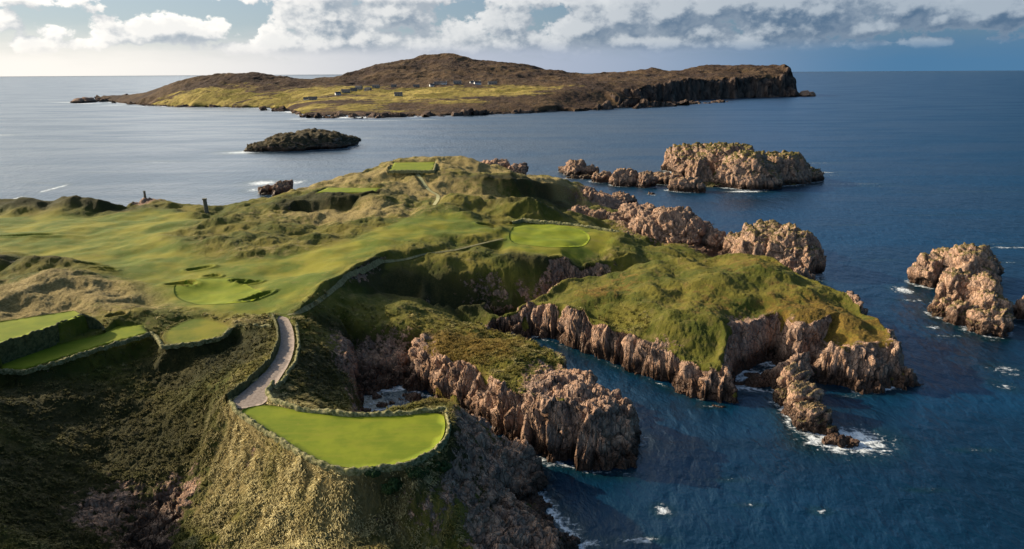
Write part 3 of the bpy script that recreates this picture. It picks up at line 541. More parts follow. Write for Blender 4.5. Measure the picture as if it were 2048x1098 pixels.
# ------------------------------------------------------------------ stone markers on the far-left skyline
def pillar(px, py, z, h, w, label, tilt=0.):
    x, y, _ = P(px, py, z); g = ground(x, y)
    root = bpy.data.objects.new('stone_pillar', None); C.objects.link(root); root.location = (x, y, g-.3); root['label'] = label; root['category'] = 'pillar'; root['group'] = 'stone pillars by the far shore'
    n = 24; zs_ = np.linspace(0, h*.94, 30); V = []
    for q in zs_:
        a = np.linspace(0, 2*math.pi, n, endpoint=False); rr_ = w/2*(1-.16*q/h)/np.maximum(np.abs(np.cos(a)), np.abs(np.sin(a)))**.75
        V.append(np.c_[np.cos(a)*rr_, np.sin(a)*rr_, np.full(n, q)])
    V = np.array(V).reshape(-1, 3); f1, e, c = worley(V[:, 0]/.5, V[:, 1]/.5, V[:, 2]/.4, 5); V[:, :2] *= (1+(c-.5)*.14-(e < .12)*.04)[:, None]
    F = []
    for i in range(29):
        for j in range(n): F.append((i*n+j, i*n+(j+1) % n, (i+1)*n+(j+1) % n, (i+1)*n+j))
    obj('shaft', mesh_np('shaft', V, F, M_STONE), root)
    bm = bmesh.new(); bmesh.ops.create_cube(bm, size=1.); bmesh.ops.scale(bm, vec=(w*1.05, w*1.05, h*.08), verts=bm.verts); bmesh.ops.bevel(bm, geom=bm.edges[:], offset=.06, segments=2, affect='EDGES'); bmesh.ops.translate(bm, vec=(0, 0, h*.975), verts=bm.verts)
    me = bpy.data.meshes.new('capstone'); bm.to_mesh(me); bm.free(); me.materials.append(M_STONE); obj('capstone', me, root)
    root.rotation_euler = (0, tilt, .4)
pillar(413, 421, 12.6, 5.3, 1.5, 'larger square stone pillar standing on the grass near the shore', -.03)
pillar(290, 393, 15.2, 3.4, .9, 'smaller thin stone pillar on the rocky mound at the far left shore')
# ------------------------------------------------------------------ sea stacks and rocks built of weathered blocks
_ico = {}
def ico(n):
    if n not in _ico:
        bm = bmesh.new(); bmesh.ops.create_icosphere(bm, subdivisions=n, radius=1.); me = bpy.data.meshes.new('t'); bm.to_mesh(me); bm.free()
        V = np.zeros(len(me.vertices)*3); me.vertices.foreach_get('co', V); F = np.zeros(len(me.polygons)*3, np.int32); me.polygons.foreach_get('vertices', F); _ico[n] = (V.reshape(-1, 3), F.reshape(-1, 3)); bpy.data.meshes.remove(me)
    return _ico[n]
FOAMC = []       # rocks standing in the water, for the foam round them
def rocks(name, blobs, label, cat='rock', amp=1., cs=(1.5, 1.5, 2.8), mat=None, sub=5, top=1., foam=True, group=None, pw=3.2):
    """each block: px, top py, bottom py, width px, depth m, turn[, base z]"""
    VV = []; FF = []; n = 0; org = None
    for i, b in enumerate(blobs):
        px, pt, pb, w, dep, turn = b[:6]; bz = b[6] if len(b) > 6 else 0.
        q = P(px, pb, bz); r0 = math.hypot(q[0], q[1]); rc = r0+dep*.5; c = R(px, pb, rc); zt = R(px, pt, r0+dep*.62)[2]
        zlo = bz-1.6; hz = (zt-zlo)/2; cx, cy = c[0], c[1]; cz = (zt+zlo)/2
        wm = w/FPX*math.hypot(rc, CAMH-cz)/2
        V, F = ico(sub); s = V.copy()
        e = (np.abs(s)**pw).sum(1)**(1/pw); s = s/e[:, None]
        rgp = np.random.default_rng(int(px*7+pt)); u = s/np.linalg.norm(s, axis=1)[:, None]; rad_ = np.linalg.norm(s, axis=1)
        for q in range(15):      # broken faces
            nv = rgp.normal(size=3); nv[2] = nv[2]*.3+.05; nv /= np.linalg.norm(nv); dt = u@nv
            rad_ = np.where(dt > .05, np.minimum(rad_, rgp.uniform(.84, 1.08)/np.maximum(dt, .05)), rad_)
        s = u*rad_[:, None]
        s[:, :2] *= (1-.16*(s[:, 2:3]+1)/2*1.2)
        p = s*np.array([wm, dep/2, hz]); ca, sa = math.cos(turn), math.sin(turn)
        p = np.stack([p[:, 0]*ca-p[:, 1]*sa, p[:, 0]*sa+p[:, 1]*ca, p[:, 2]], -1)+np.array([cx, cy, cz])
        nn = p-np.array([cx, cy, cz]); nn /= np.array([wm, dep/2, hz])**1.6; nn /= np.linalg.norm(nn, axis=1)[:, None]
        sc = min(wm, dep/2, hz)
        p = p+nn*(fbm3(p[:, 0]/(sc*1.3), p[:, 1]/(sc*1.3), p[:, 2]/(sc*1.6), 3, i)*sc*.13)[:, None]
        p = p+nn*(rocky(tilt(p), (cs[0]*1.5, cs[1]*1.1, cs[2]*1.5), amp*1.05, i % 5))[:, None]
        VV.append(p); FF.append(F+n); n += len(p)
        if org is None: org = np.array([cx, cy, 0.])
        if foam and bz <= .5: FOAMC.append((cx, cy, wm, dep/2, turn))
    V = np.concatenate(VV)-org; F = np.concatenate(FF); A = np.zeros((len(V), 4)); A[:, 0] = top
    o = obj(name, mesh_np(name, V, F, mat or M_ROCK, {'cover': A}), loc=org, label=label, category=cat)
    if group: o['group'] = group
    return o
g_ = 'sea stacks standing off the headland'
rocks('sea_stack', [(1850,508,575,54,9,.1),(1878,496,570,40,10,.1),(1925,486,592,84,15,-.1),(1965,500,565,30,10,.2),(1898,540,618,44,9,.1),(1925,545,622,34,10,.1),(1958,548,636,48,11,.1),(1972,585,648,58,9,-.1),(1885,600,636,50,6,.2),(1922,605,650,50,6,.1),(1980,612,672,62,8,.1),(1955,620,668,50,7,.1),(1985,520,560,16,5,.3)],
      'tall knobbly pink stack standing alone in the blue sea at right', 'sea stack', 1.15, (1.7, 1.7, 3.6), M_ROCKG, 5, .8, True, g_)
rocks('sea_stack', [(1382,290,354,106,30,.1),(1440,288,360,120,34,0),(1402,318,372,60,16,.2),(1490,304,380,122,34,-.1),(1550,306,370,116,32,0),(1590,330,366,90,28,.1),(1480,345,374,230,24,0),(1465,288,350,80,40,0),(1362,296,346,76,26,.2),(1580,330,356,70,14,0)],
      'broad flat topped rock islet with a turf cap beyond the reef', 'rock islet', 1.5, (2.6, 2.6, 6.), M_ROCKG, 6, 1., True, g_, 5.)
rocks('reef', [(1152,320,352,52,14,.2),(1180,330,352,44,10,0),(1130,332,345,28,8,.1),(1205,345,366,52,12,.1),(1250,338,374,62,14,0),(1290,343,376,44,12,.1),(1335,346,370,70,16,-.2),(1370,355,385,70,10,-.3),(1310,345,362,60,12,0),(1165,350,358,70,6,0),(1398,368,386,30,6,0)],
      'low broken reef of brown rocks between headland and flat topped islet', 'reef', 1.3, (2.4, 2.4, 3.4), M_ROCK, 5, .4, True)
rocks('rock', [(1305,385,390,10,3,0),(1298,383,389,6,2,0)], 'tiny rock awash in the channel beside the reef', 'rock', .5, (1.5,1.5,1.5), None, 3, .0)
rocks('striped_stack', [(1582,732,800,62,6,.3),(1600,765,842,74,7,.2),(1618,802,868,78,7,.15),(1640,830,872,44,5,.2),(1590,726,770,36,5,.2),(1565,775,812,34,4,.2)],
      'tilted layered rock fin standing in front of the dark sea cave', 'sea stack', .7, (5.5, 1.1, 1.1), M_ROCKG, 5, .6, True, g_)
rocks('rock', [(1672,868,893,44,4,.2),(1700,876,896,30,3,0),(1655,880,893,22,2.5,0)], 'small orange rock in surf below the layered fin', 'rock', .6, (1.2, 1.2, 1.4), None, 5, 0.)
rocks('rock', [(2040,600,640,30,6,0),(2065,590,635,50,9,0)], 'dark rock cut by the right edge of the view beside the tall stack', 'rock', .8, (1.6, 1.6, 2.4), None, 5, 0.)
rocks('rock', [(565,364,392,34,12,0),(540,372,390,26,10,0),(525,372,388,14,8,0),(577,362,388,16,10,0)], 'dark jagged rock off the left shore with surf behind it', 'rock', 1.5, (2.5, 2.5, 3.), None, 5, .5)
rocks('rock_islet', [(590,266,303,120,40,0),(640,262,300,130,40,0),(560,280,304,120,26,0),(680,268,294,80,30,0),(520,288,304,60,20,0),(625,258,290,80,50,0),(705,272,283,36,14,0)], 'low dark humped islet in the grey water at left', 'rock islet', 1.6, (4, 4, 3), M_HEATH, 5, .9, True, None, 2.2)
rocks('rock', [(172,196,205,34,50,0),(160,198,206,26,40,0)], 'small dark skerry off the left tip of the far island', 'rock', 4., (18, 18, 14), None, 4, 0., False)
rocks('rock', [(1608,180,193,22,40,0),(1622,186,193,18,30,0)], 'small dark skerry off the right cliff of the far island', 'rock', 4., (18, 18, 14), None, 4, 0., False)
g_ = 'bare rock domes along the seaward shore'
rocks('rock_dome', [(1300,424,500,90,22,.1),(1345,416,505,110,26,0),(1380,430,505,66,20,-.1),(1310,450,500,80,14,.1),(1398,445,500,40,16,0)], 'rounded wrinkled grey pink rock dome left of the larger headland dome', 'rock dome', 1.2, (2.3, 2.3, 4.2), M_ROCK, 6, .2, True, g_)
rocks('rock_dome', [(1520,448,545,130,24,0),(1568,452,556,110,24,-.1),(1600,480,558,64,20,0),(1480,462,522,70,18,.1),(1545,446,520,90,28,0)], 'largest rounded rock dome with a green cap behind the right headland', 'rock dome', 1.2, (2.3, 2.3, 5.), M_ROCKG, 6, .8, True, g_)
rocks('rock_outcrop', [(1425,458,506,48,14,0),(1440,475,508,36,12,0),(1410,448,490,36,12,0)], 'dark jagged rocks in the gap between the two domes', 'rock outcrop', 1.2, (2, 2, 3.4), None, 5, .1)
rocks('rock_outcrop', [(1160,414,446,66,12,0,3.),(1200,420,450,60,12,0,3.),(1232,425,456,46,12,0,2.5)], 'pinkish rubble outcrop on the shore below the dune', 'rock outcrop', 1.1, (1.8, 1.8, 2.4), None, 5, .2)
rocks('rock_outcrop', [(1262,408,448,54,14,0,1.),(1295,410,440,50,14,0,0.),(1275,420,460,60,12,0,2.)], 'brown jagged outcrop just left of the wrinkled dome', 'rock outcrop', 1.2, (1.8, 1.8, 3.), None, 5, .1)
rocks('rock_outcrop', [(1200,386,418,56,16,0),(1240,388,418,52,14,0),(1262,394,414,24,10,0),(1175,380,420,30,12,0,2.)], 'dark cliffy rocks ending the golden dune point', 'rock outcrop', 1.3, (1.8, 1.8, 3.4), None, 5, .2)
rocks('rock_outcrop', [(990,320,338,70,14,0,6.),(1035,327,344,46,12,0,5.)], 'brown rocks beyond the golden ridge of the far dune', 'rock outcrop', 1.2, (2.4, 2.4, 3.), None, 5, .1, False)
rocks('rock_outcrop', [(1578,514,532,34,4,.2,8.),(1600,536,556,34,4,.2,6.),(1620,548,562,20,4,0,4.)], 'pale rocks on the seaward brow of the right headland', 'rock outcrop', .6, (1.2, 1.2, 1.5), None, 5, .2, False)
print('rocks', time.time()-T0)
# ------------------------------------------------------------------ shaggy marram tufts on the near banks, and the shrubs below the kerb
def blades(bx, by, bz, hgt, wid, lean, nrm, col):
    n = len(bx); rg = np.random.default_rng(n); a = rg.uniform(0, 2*math.pi, n); l = hgt*rg.uniform(.35, 1.05, n)
    dx = np.cos(a)*l+lean[:, 0]*hgt; dy = np.sin(a)*l+lean[:, 1]*hgt; wx = -np.sin(a)*wid*.5; wy = np.cos(a)*wid*.5
    P0 = np.stack([bx, by, bz-.05], -1); W = np.stack([wx, wy, 0*wx], -1); D_ = np.stack([dx, dy, 0*dx], -1); U = np.zeros((n, 3)); U[:, 2] = hgt
    pts = np.stack([P0-W, P0+W, P0+D_*.35+U*.62+W*.8, P0+D_*.35+U*.62-W*.8, P0+D_+U*(.75+lean[:, 2:3]*.0)-np.array([0, 0, .1])], 1)
    V = pts.reshape(-1, 3); i = np.arange(n)*5; F = np.concatenate([np.stack([i, i+1, i+2], -1), np.stack([i, i+2, i+3], -1), np.stack([i+3, i+2, i+4], -1)])
    return V, F, np.repeat(col, 5, axis=0)
def tuft_mat():
    m, k, b = material('marram_blades'); a = k.n('ShaderNodeAttribute', _attribute_name='tint').outputs['Color']
    k.t.links.new(a, b.inputs['Base Color']); b.inputs['Roughness'].default_value = .8; b.inputs['Specular IOR Level'].default_value = .15; return m
rt = np.random.default_rng(11); NT_ = 95000
rr_ = np.sqrt(rt.uniform(46**2, 150**2, NT_)); tt_ = rt.uniform(math.radians(-50), math.radians(12), NT_); bx = rr_*np.sin(tt_); by = rr_*np.cos(tt_)
hh = base_h(bx, by); sx_ = (bil(GRID, GG, bx+1, by)-bil(GRID, GG, bx-1, by))/2; sy_ = (bil(GRID, GG, bx, by+1)-bil(GRID, GG, bx, by-1))/2
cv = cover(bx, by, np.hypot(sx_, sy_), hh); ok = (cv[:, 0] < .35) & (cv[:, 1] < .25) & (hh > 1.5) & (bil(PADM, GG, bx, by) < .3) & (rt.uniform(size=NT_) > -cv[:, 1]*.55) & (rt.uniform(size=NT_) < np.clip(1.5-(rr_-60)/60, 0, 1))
ok &= fbm2(bx/2.2, by/2.2, 2, 91) > -.35
bx, by, hh, sx_, sy_, cv = [q[ok] for q in (bx, by, hh, sx_, sy_, cv)]; n_ = len(bx); print('tufts', n_)
BL = 8; ix = np.repeat(np.arange(n_), BL); jx = bx[ix]+rt.normal(0, .16, n_*BL); jy = by[ix]+rt.normal(0, .16, n_*BL)
size = (.34+.46*rt.uniform(size=n_))*(1-.4*np.clip(-cv[:, 1], 0, 1)); dryv = np.clip(cv[:, 2]+fbm2(bx/3, by/3, 2, 93)*.6, 0, 1)[:, None]; scv_shade = np.clip(-cv[:, 1], 0, 1)[:, None]
tc = np.array([.15, .14, .028])*(1-dryv)+np.array([.70, .58, .27])*dryv; hev = np.clip(cv[:, 3:4]+fbm2(bx/3, by/3, 2, 94)[:, None]*.5, 0, 1); tc = tc*(1-hev)+np.array([.21, .14, .028])*hev; tc = tc*(1-scv_shade*.75)+np.array([.03, .03, .01])*scv_shade*.75; tc = tc*rt.uniform(.65, 1.3, (n_, 1))  # tufts on scrub patches tinted dark too, continuing the painted shade
col_ = np.concatenate([tc[ix]*rt.uniform(.75, 1.3, (n_*BL, 1)), np.ones((n_*BL, 1))], 1)
lean = np.stack([-sx_[ix]*.5+.45, -sy_[ix]*.5-.2, 0*ix], -1); zt_ = hh[ix]-(jx-bx[ix])*0+sx_[ix]*(jx-bx[ix])+sy_[ix]*(jy-by[ix])
Vt, Ft, Ct = blades(jx, jy, zt_, size[ix], .12, lean, None, col_)
obj('grass', mesh_np('grass', Vt, Ft, tuft_mat(), {'tint': Ct}, False), kind='stuff')
def leaf_mat():
    m, k, b = material('shrub_leaf'); oi = k.n('ShaderNodeAttribute', _attribute_name='tint').outputs['Color']; k.t.links.new(oi, b.inputs['Base Color']); b.inputs['Roughness'].default_value = .6; b.inputs['Specular IOR Level'].default_value = .3; return m
M_LEAF = leaf_mat(); M_BARK = plain('bark', (.06, .045, .03), (.12, .09, .06), 8.)
def bush(px, py, z, rad, hgt, label, seed):
    x, y, _ = P(px, py, z); g_h = ground(x, y); rg = np.random.default_rng(seed)
    root = bpy.data.objects.new('bush', None); C.objects.link(root); root.location = (x, y, g_h-.1); root['label'] = label; root['category'] = 'bush'; root['group'] = 'dark shrubs under the kerb of the nearest tee'
    nclump = 26; cc_ = rg.normal(size=(nclump, 3)); cc_ /= np.linalg.norm(cc_, axis=1)[:, None]; cc_[:, 2] = np.abs(cc_[:, 2]); cc_ *= rg.uniform(.45, .9, (nclump, 1))*np.array([rad, rad*.8, hgt]); cr = rg.uniform(.3, .5, nclump)*min(rad, hgt)
    nl = 9000; ci = rg.integers(0, nclump, nl); d = rg.normal(size=(nl, 3)); d /= np.linalg.norm(d, axis=1)[:, None]; c = cc_[ci]+d*(cr[ci]*rg.uniform(.6, 1.05, nl)**.5)[:, None]
    c[:, 2] = np.maximum(c[:, 2], -.6-rad*.5); t1 = np.cross(d, rg.normal(size=(nl, 3))); t1 /= np.linalg.norm(t1, axis=1)[:, None]+1e-6; t2 = np.cross(d+.6*rg.normal(size=(nl, 3)), t1); t2 /= np.linalg.norm(t2, axis=1)[:, None]+1e-6
    s = rg.uniform(.05, .10, (nl, 1)); V = np.stack([c-t1*s, c-t2*s*.6, c+t1*s, c+t2*s*.6], 1).reshape(-1, 3); F = np.arange(nl*4).reshape(-1, 4)
    tn = rg.uniform(.6, 1.5, (nl, 1))*np.array([.028, .06, .012]); tn = np.repeat(np.c_[tn, np.ones(nl)], 4, axis=0)
    obj('foliage', mesh_np('foliage', V, F, M_LEAF, {'tint': tn}, False), root)
    SV = []; SF = []; nn_ = 0
    for e in cc_[:10]:
        a = np.linspace(0, 1, 6)[:, None]; path = a*e*np.array([1, 1, .9])+np.array([0, 0, -.3])*(1-a)
        ring = np.array([[math.cos(q), math.sin(q), 0] for q in np.linspace(0, 2*math.pi, 6)[:-1]]); v = (path[:, None, :]+ring[None]*(.07*(1-a*.75))[:, None, :]).reshape(-1, 3)
        for i in range(5):
            for j in range(5): SF.append((nn_+i*5+j, nn_+i*5+(j+1) % 5, nn_+(i+1)*5+(j+1) % 5, nn_+(i+1)*5+j))
        SV.append(v); nn_ += len(v)
    obj('stem', mesh_np('stem', np.concatenate(SV), SF, M_BARK), root)
bush(780, 950, 13.2, 1.5, 1.2, 'darkest leafy shrub at the lower front corner of the nearest tee', 1)
bush(832, 945, 12.8, 1.5, 1.1, 'middle dark green shrub hugging the curved kerb', 2)
bush(880, 925, 12.6, 1.3, .9, 'smaller dark shrub at the seaward bend of the kerb', 3)
bush(745, 962, 12.4, .9, .8, 'low shrub tuft spilling down the dry grass bank at left of the row', 4)

# ------------------------------------------------------------------ far island
L2 = []
def RI(px, py, r): return R(px, py, r*1.058*math.hypot(1, (px-1024)/FPX))
def l2(*a): L2.append([tuple(['w'])+tuple(RI(px, py, r)) if r is not None else ('w',)+P(px, py, -1.) for px, py, r in a])
cst = [(196,203,None),(250,209,None),(330,214,None),(400,215,None),(480,216,None),(560,218,None),(575,226,None),(592,236,None),(640,239,None),(720,239,None),(800,239,None),(850,236,None),(950,232,None),(1070,227,None),(1150,222,None),(1230,218,None),(1298,210,None),(1310,206,None),(1350,204,None),(1400,200,None),(1450,198,None),(1520,196,None),(1588,194,None)]
l2(*cst)
L2.append([('w',)+tuple(np.array(P(a, b, -1.))*np.array([1,1,0])*.97+np.array([0,0,-12.])) for a, b, _ in cst])
sky = [(200,198,1560),(235,190,1600),(290,184,1560),(340,168,1500),(372,158,1480),(430,149,1480),(480,147,1480),(520,148,1500),(570,151,1520),(600,156,1500),(660,156,1500),(690,150,1520),(740,134,1560),(765,126,1600),(800,122,1650),(850,109,1700),(880,106,1700),(905,107,1700),(950,119,1700),(1000,123,1700),(1060,132,1700),(1130,150,1650),(1170,153,1700),(1210,143,1800),(1250,145,1800),(1285,141,1800),(1310,134,1800),(1330,144,1800),(1352,146,1800),(1378,139,1800),(1410,130,1820),(1430,128,1820),(1480,131,1800),(1545,128,1760),(1570,137,1730),(1583,155,1690),(1590,172,1670)]
l2(*sky); L2.append([('w',)+tuple(np.array(RI(a, b, r+220))*np.array([1,1,0])+np.array([0,0,8.])) for a, b, r in sky]); L2.append([('w',)+tuple(np.array(RI(a, b, r+420))*np.array([1,1,0])+np.array([0,0,-14.])) for a, b, r in sky])
l2((560,214,1120),(620,226,1010),(700,228,1000),(800,228,990),(850,226,985),(950,220,1010),(1070,214,1050),(1150,206,1090),(1210,196,1130),(1290,200,1160))
l2((330,206,1300),(450,206,1280),(560,204,1200),(640,205,1120),(760,208,1080),(880,204,1080),(960,196,1110),(1050,195,1120),(1100,186,1150),(1190,176,1220),(1270,190,1230))
l2((280,198,1400),(380,190,1330),(500,186,1330),(600,184,1320),(700,180,1290),(800,180,1270),(900,176,1270),(1000,174,1290),(1080,172,1310),(1180,166,1350),(1260,168,1380))
l2((330,176,1420),(420,172,1380),(600,168,1400),(700,168,1420),(800,165,1420),(900,160,1430),(1000,158,1440),(1100,156,1500),(1200,152,1600),(1300,152,1650))
l2((1300,186,1300),(1312,172,1385),(1350,161,1430),(1400,157,1518),(1450,157,1565),(1520,155,1612),(1575,158,1655))
BX0, BX1, BY0, BY1 = -1700., 1250., 800., 2600.
G2 = tin(L2, BX0, BX1, BY0, BY1, 4., 24.); GG2 = (BX0, BY0, 4.)
_gy, _gx = np.gradient(blur(G2, 1.), 4.); hd2 = np.clip(blur((np.hypot(_gx, _gy) > .55).astype(np.float32), 3.)*2, 0, 1); G2 = hd2*blur(G2, 1.)+(1-hd2)*blur(G2, 3.5)
def isl_h(x, y):
    w = bil(hd2, GG2, x, y); az_ = np.arctan2(x, y); w = w*(.25+.75*sstep(-.08, .12, az_)); wx = fbm2(x/55, y/55, 3, 71)*30*w; wy = fbm2(x/55+5, y/55, 3, 72)*30*w
    h = bil(G2, GG2, x+wx, y+wy); k = sstep(2, 22, h)
    rg = 1-np.abs(fbm2(x/130, y/130, 4, 74))*2.2
    return h+k*sstep(12, 60, h)*rg*5+k*fbm2(x/35, y/35, 4, 77, .6)*2.4*sstep(8, 50, h)+fbm2(x/16, y/16, 3, 78)*1.1*sstep(-1, 6, h)-.25
th2 = np.linspace(math.radians(-42), math.radians(28), 1500); r2 = np.geomspace(930, 2500, 640); T2, R2 = np.meshgrid(th2, r2); X2 = R2*np.sin(T2); Y2 = R2*np.cos(T2)
Z2 = isl_h(X2.ravel(), Y2.ravel()).reshape(X2.shape); N2 = normals(X2, Y2, Z2); sl2 = np.hypot(N2[..., 0], N2[..., 1])/np.maximum(N2[..., 2], .05)
sl2 = blur(sl2, 1.5); rk2 = sstep(.6, 1.1, sl2)*(.1+.9*sstep(.02, .16, np.arctan2(X2, Y2))); rk2 = np.maximum(rk2, sstep(3.2, 1., Z2))
px2 = X2.ravel(); py2 = Y2.ravel()
def patch(lst, x, y):
    o = np.zeros(x.shape)
    for px, py, r, rx, ry, v in lst:
        q = RI(px, py, r); o = np.maximum(o, v*np.exp(-(((x-q[0])/rx)**2+((y-q[1])/ry)**2)))
    return o
fld = patch([(420,202,1300,150,60,1),(540,205,1220,130,60,1),(640,190,1290,160,90,1.1),(820,186,1240,150,80,1),(400,196,1330,140,70,1),(480,198,1300,200,60,.8),(1050,180,1280,120,50,.9),(620,214,1080,60,50,1),(700,212,1060,80,60,.75),(660,200,1180,110,40,.8),(740,196,1170,80,40,.9),(850,192,1160,110,60,1),(950,188,1180,120,60,1.1),(1010,182,1220,100,40,1.2),(900,206,1080,70,40,.8),(800,202,1100,80,30,.8),(780,220,1020,60,18,.6),(340,206,1330,80,30,.7)], px2, py2)
V2 = np.stack([px2, py2, Z2.ravel()], -1); m = np.nonzero(rk2.ravel() > .3)[0]
V2[m] += N2.reshape(-1, 3)[m]*(rocky(V2[m], (30, 30, 44), 9.)*rk2.ravel()[m])[:, None]
A2 = np.stack([rk2.ravel(), np.clip(fld, 0, 1), 0*fld, 0*fld+1], -1)
m, k, b = material('moorland'); rock, fd, _, _ = attr(k, 'cover'); pos = k.n('ShaderNodeNewGeometry').outputs['Position']
a = k.noise(pos, .012, 6, .65); c_ = k.noise(pos, .05, 6, .7); d_ = k.noise(k.scale(pos, (1, 2.4, 1)), .02, 4, .6, 1.)
col = k.mix(k.ramp(a, .38, .65), (.058, .038, .028), (.115, .074, .040)); col = k.mix(k.m('MULTIPLY', k.ramp(c_, .5, .75), .6), col, (.11, .085, .038)); col = k.mix(k.ramp(c_, .46, .3), col, (.028, .022, .016))
vor = k.n('ShaderNodeTexVoronoi', Vector=k.scale(pos, (1, 1.6, 0)), Scale=.021); vc = k.n('ShaderNodeSeparateColor', Color=vor.outputs['Color']).outputs[0]
fc = k.mix(vc, (.16, .135, .025), (.40, .31, .085)); fc = k.mix(k.m('MULTIPLY', k.ramp(c_, .45, .65), .5), fc, (.12, .075, .03))
col = k.mix(k.ramp(k.m('ADD', fd, k.m('MULTIPLY', k.m('SUBTRACT', d_, .5), 1.9)), .45, .7), col, fc)
rcol = k.mix(k.ramp(k.noise(k.scale(pos, (1, 1, .35)), .06, 6, .7), .35, .65), (.045, .033, .028), (.17, .12, .09))
col = k.mix(k.ramp(rock, .3, .7), col, rcol); k.t.links.new(col, b.inputs['Base Color']); b.inputs['Roughness'].default_value = .95; b.inputs['Specular IOR Level'].default_value = .1
k.t.links.new(k.n('ShaderNodeBump', Strength=1., Distance=7., Height=k.noise(pos, .06, 8, .7)).outputs[0], b.inputs['Normal'])
kp = np.maximum(np.maximum(Z2[:-1, :-1], Z2[1:, 1:]), np.maximum(Z2[1:, :-1], Z2[:-1, 1:])) > -2.
V2, F2, D2 = compact(V2, grid_faces(*X2.shape, kp), {'cover': A2}); obj('far_island', mesh_np('far_island', V2, F2, m, D2), kind='structure')
# houses of the island village
M_WH = plain('whitewash', (.72, .71, .68), (.82, .81, .78), 1., .1); M_GR = plain('weathered_render', (.24, .23, .21), (.36, .34, .31), 1., .2); M_RF = plain('slate', (.05, .055, .06), (.10, .10, .11), 2., .3); M_WIN = plain('window_glass', (.02, .025, .03), (.03, .035, .04), 1., 0., .01, .2)
def boxm(name, sx, sy, sz, off, mat, parent, gable=0.):
    x, y = sx/2, sy/2
    v = [(-x,-y,0),(x,-y,0),(x,y,0),(-x,y,0),(-x,-y,sz),(x,-y,sz),(x,y,sz),(-x,y,sz)]; f = [(0,3,2,1),(0,1,5,4),(2,3,7,6)]
    if gable: v += [(-x,0,sz+gable),(x,0,sz+gable)]; f += [(1,2,6,9,5),(3,0,4,8,7),(4,5,9,8),(6,7,8,9)]
    else: f += [(1,2,6,5),(3,0,4,7),(4,5,6,7)]
    me = bpy.data.meshes.new(name); me.from_pydata([tuple(np.array(q)+off) for q in v], [], f); me.materials.append(mat); return obj(name, me, parent)
def roofm(sx, sy, z, g, mat, parent):
    x, y, t = sx/2+.3, sy/2+.4, .35; k_ = g*.4/(sy/2)
    v = [(-x,-y,z-k_),(x,-y,z-k_),(x,0,z+g),(-x,0,z+g),(-x,y,z-k_),(x,y,z-k_)]; v += [(a_, b_, c+t) for a_, b_, c in v]
    f = [(0,1,2,3),(3,2,5,4),(6,9,8,7),(9,10,11,8),(0,6,7,1),(4,5,11,10),(1,7,8,2),(2,8,11,5),(0,3,9,6),(3,4,10,9)]
    me = bpy.data.meshes.new('roof'); me.from_pydata(v, [], f); me.materials.append(mat); return obj('roof', me, parent)
def house(px, py, r, w, d, h, rot, mat, label, chim=True):
    q = RI(px, py, r); g = float(isl_h(np.array([q[0]]), np.array([q[1]]))[0])
    o = bpy.data.objects.new('house', None); C.objects.link(o); o.location = (q[0], q[1], g-.3); o.rotation_euler = (0, 0, rot); o['label'] = label; o['category'] = 'house'; o['group'] = 'scattered houses of the far island village'
    boxm('wall', w, d, h, np.zeros(3), mat, o, 2.4); rf = roofm(w, d, h+.02, 2.4, M_RF, o)
    if chim: boxm('chimney', .9, .9, 1.6, np.array([w*.42, 0, h+2.1]), mat, rf)
    for i in (-.3, .3): boxm('window', 1.2, .1, 1.1, np.array([w*i, -d/2, 1.3]), M_WIN, o)
    boxm('door', 1., .12, 2.1, np.array([0, -d/2, .3]), M_WIN, o)
HS = [(955,170,1330,13,7,4.2,.3,M_WH,'brightest white house at the right end of the island village'),(944,171,1340,8,6,3,.3,M_WH,'small white outbuilding just left of the brightest white house'),
      (718,178,1300,13,7,4,-.2,M_GR,'grey house at the top of the left cluster of the village'),(676,190,1230,10,6,3.6,.5,M_WH,'pale gabled house at the left foot of the left village cluster'),(692,186,1250,16,8,3.5,.1,M_GR,'long grey house beside the pale gabled house'),
      (708,183,1275,12,6,3.2,.2,M_GR,'low grey cottage just below the top cluster house'),(736,182,1270,12,7,3.4,-.3,M_GR,'low cottage right of the top cluster house'),(752,177,1310,14,7,3.4,0,M_GR,'dark roofed cottage at the right end of the left cluster'),
      (626,198,1180,14,7,3.6,.2,M_GR,'lone grey house lowest and furthest left on the island'),(612,199,1190,8,5,3,.1,M_WH,'small pale shed left of the lone lowest house'),(788,178,1310,10,6,3,.1,M_GR,'dark lone cottage midway between the village clusters'),
      (797,194,1180,14,8,4.,.2,M_GR,'dark roofed barn standing lower in the middle field'),(864,177,1320,9,6,3.4,.4,M_WH,'pale cottage at the left end of the middle row'),(876,175,1330,14,7,3.4,.1,M_GR,'long dark roofed house in the middle row'),
      (889,176,1325,10,6,3.2,-.1,M_WH,'pale cottage at the right end of the middle row'),(915,175,1335,16,8,3.6,.1,M_GR,'large grey house between middle row and white house'),(985,171,1340,18,9,3.6,.1,M_GR,'dark broad barn right of the brightest white house'),(833,177,1310,12,6,3,.1,M_GR,'low grey cottage left of the middle row')]
for h in HS: house(*h)
print('island', time.time()-T0)
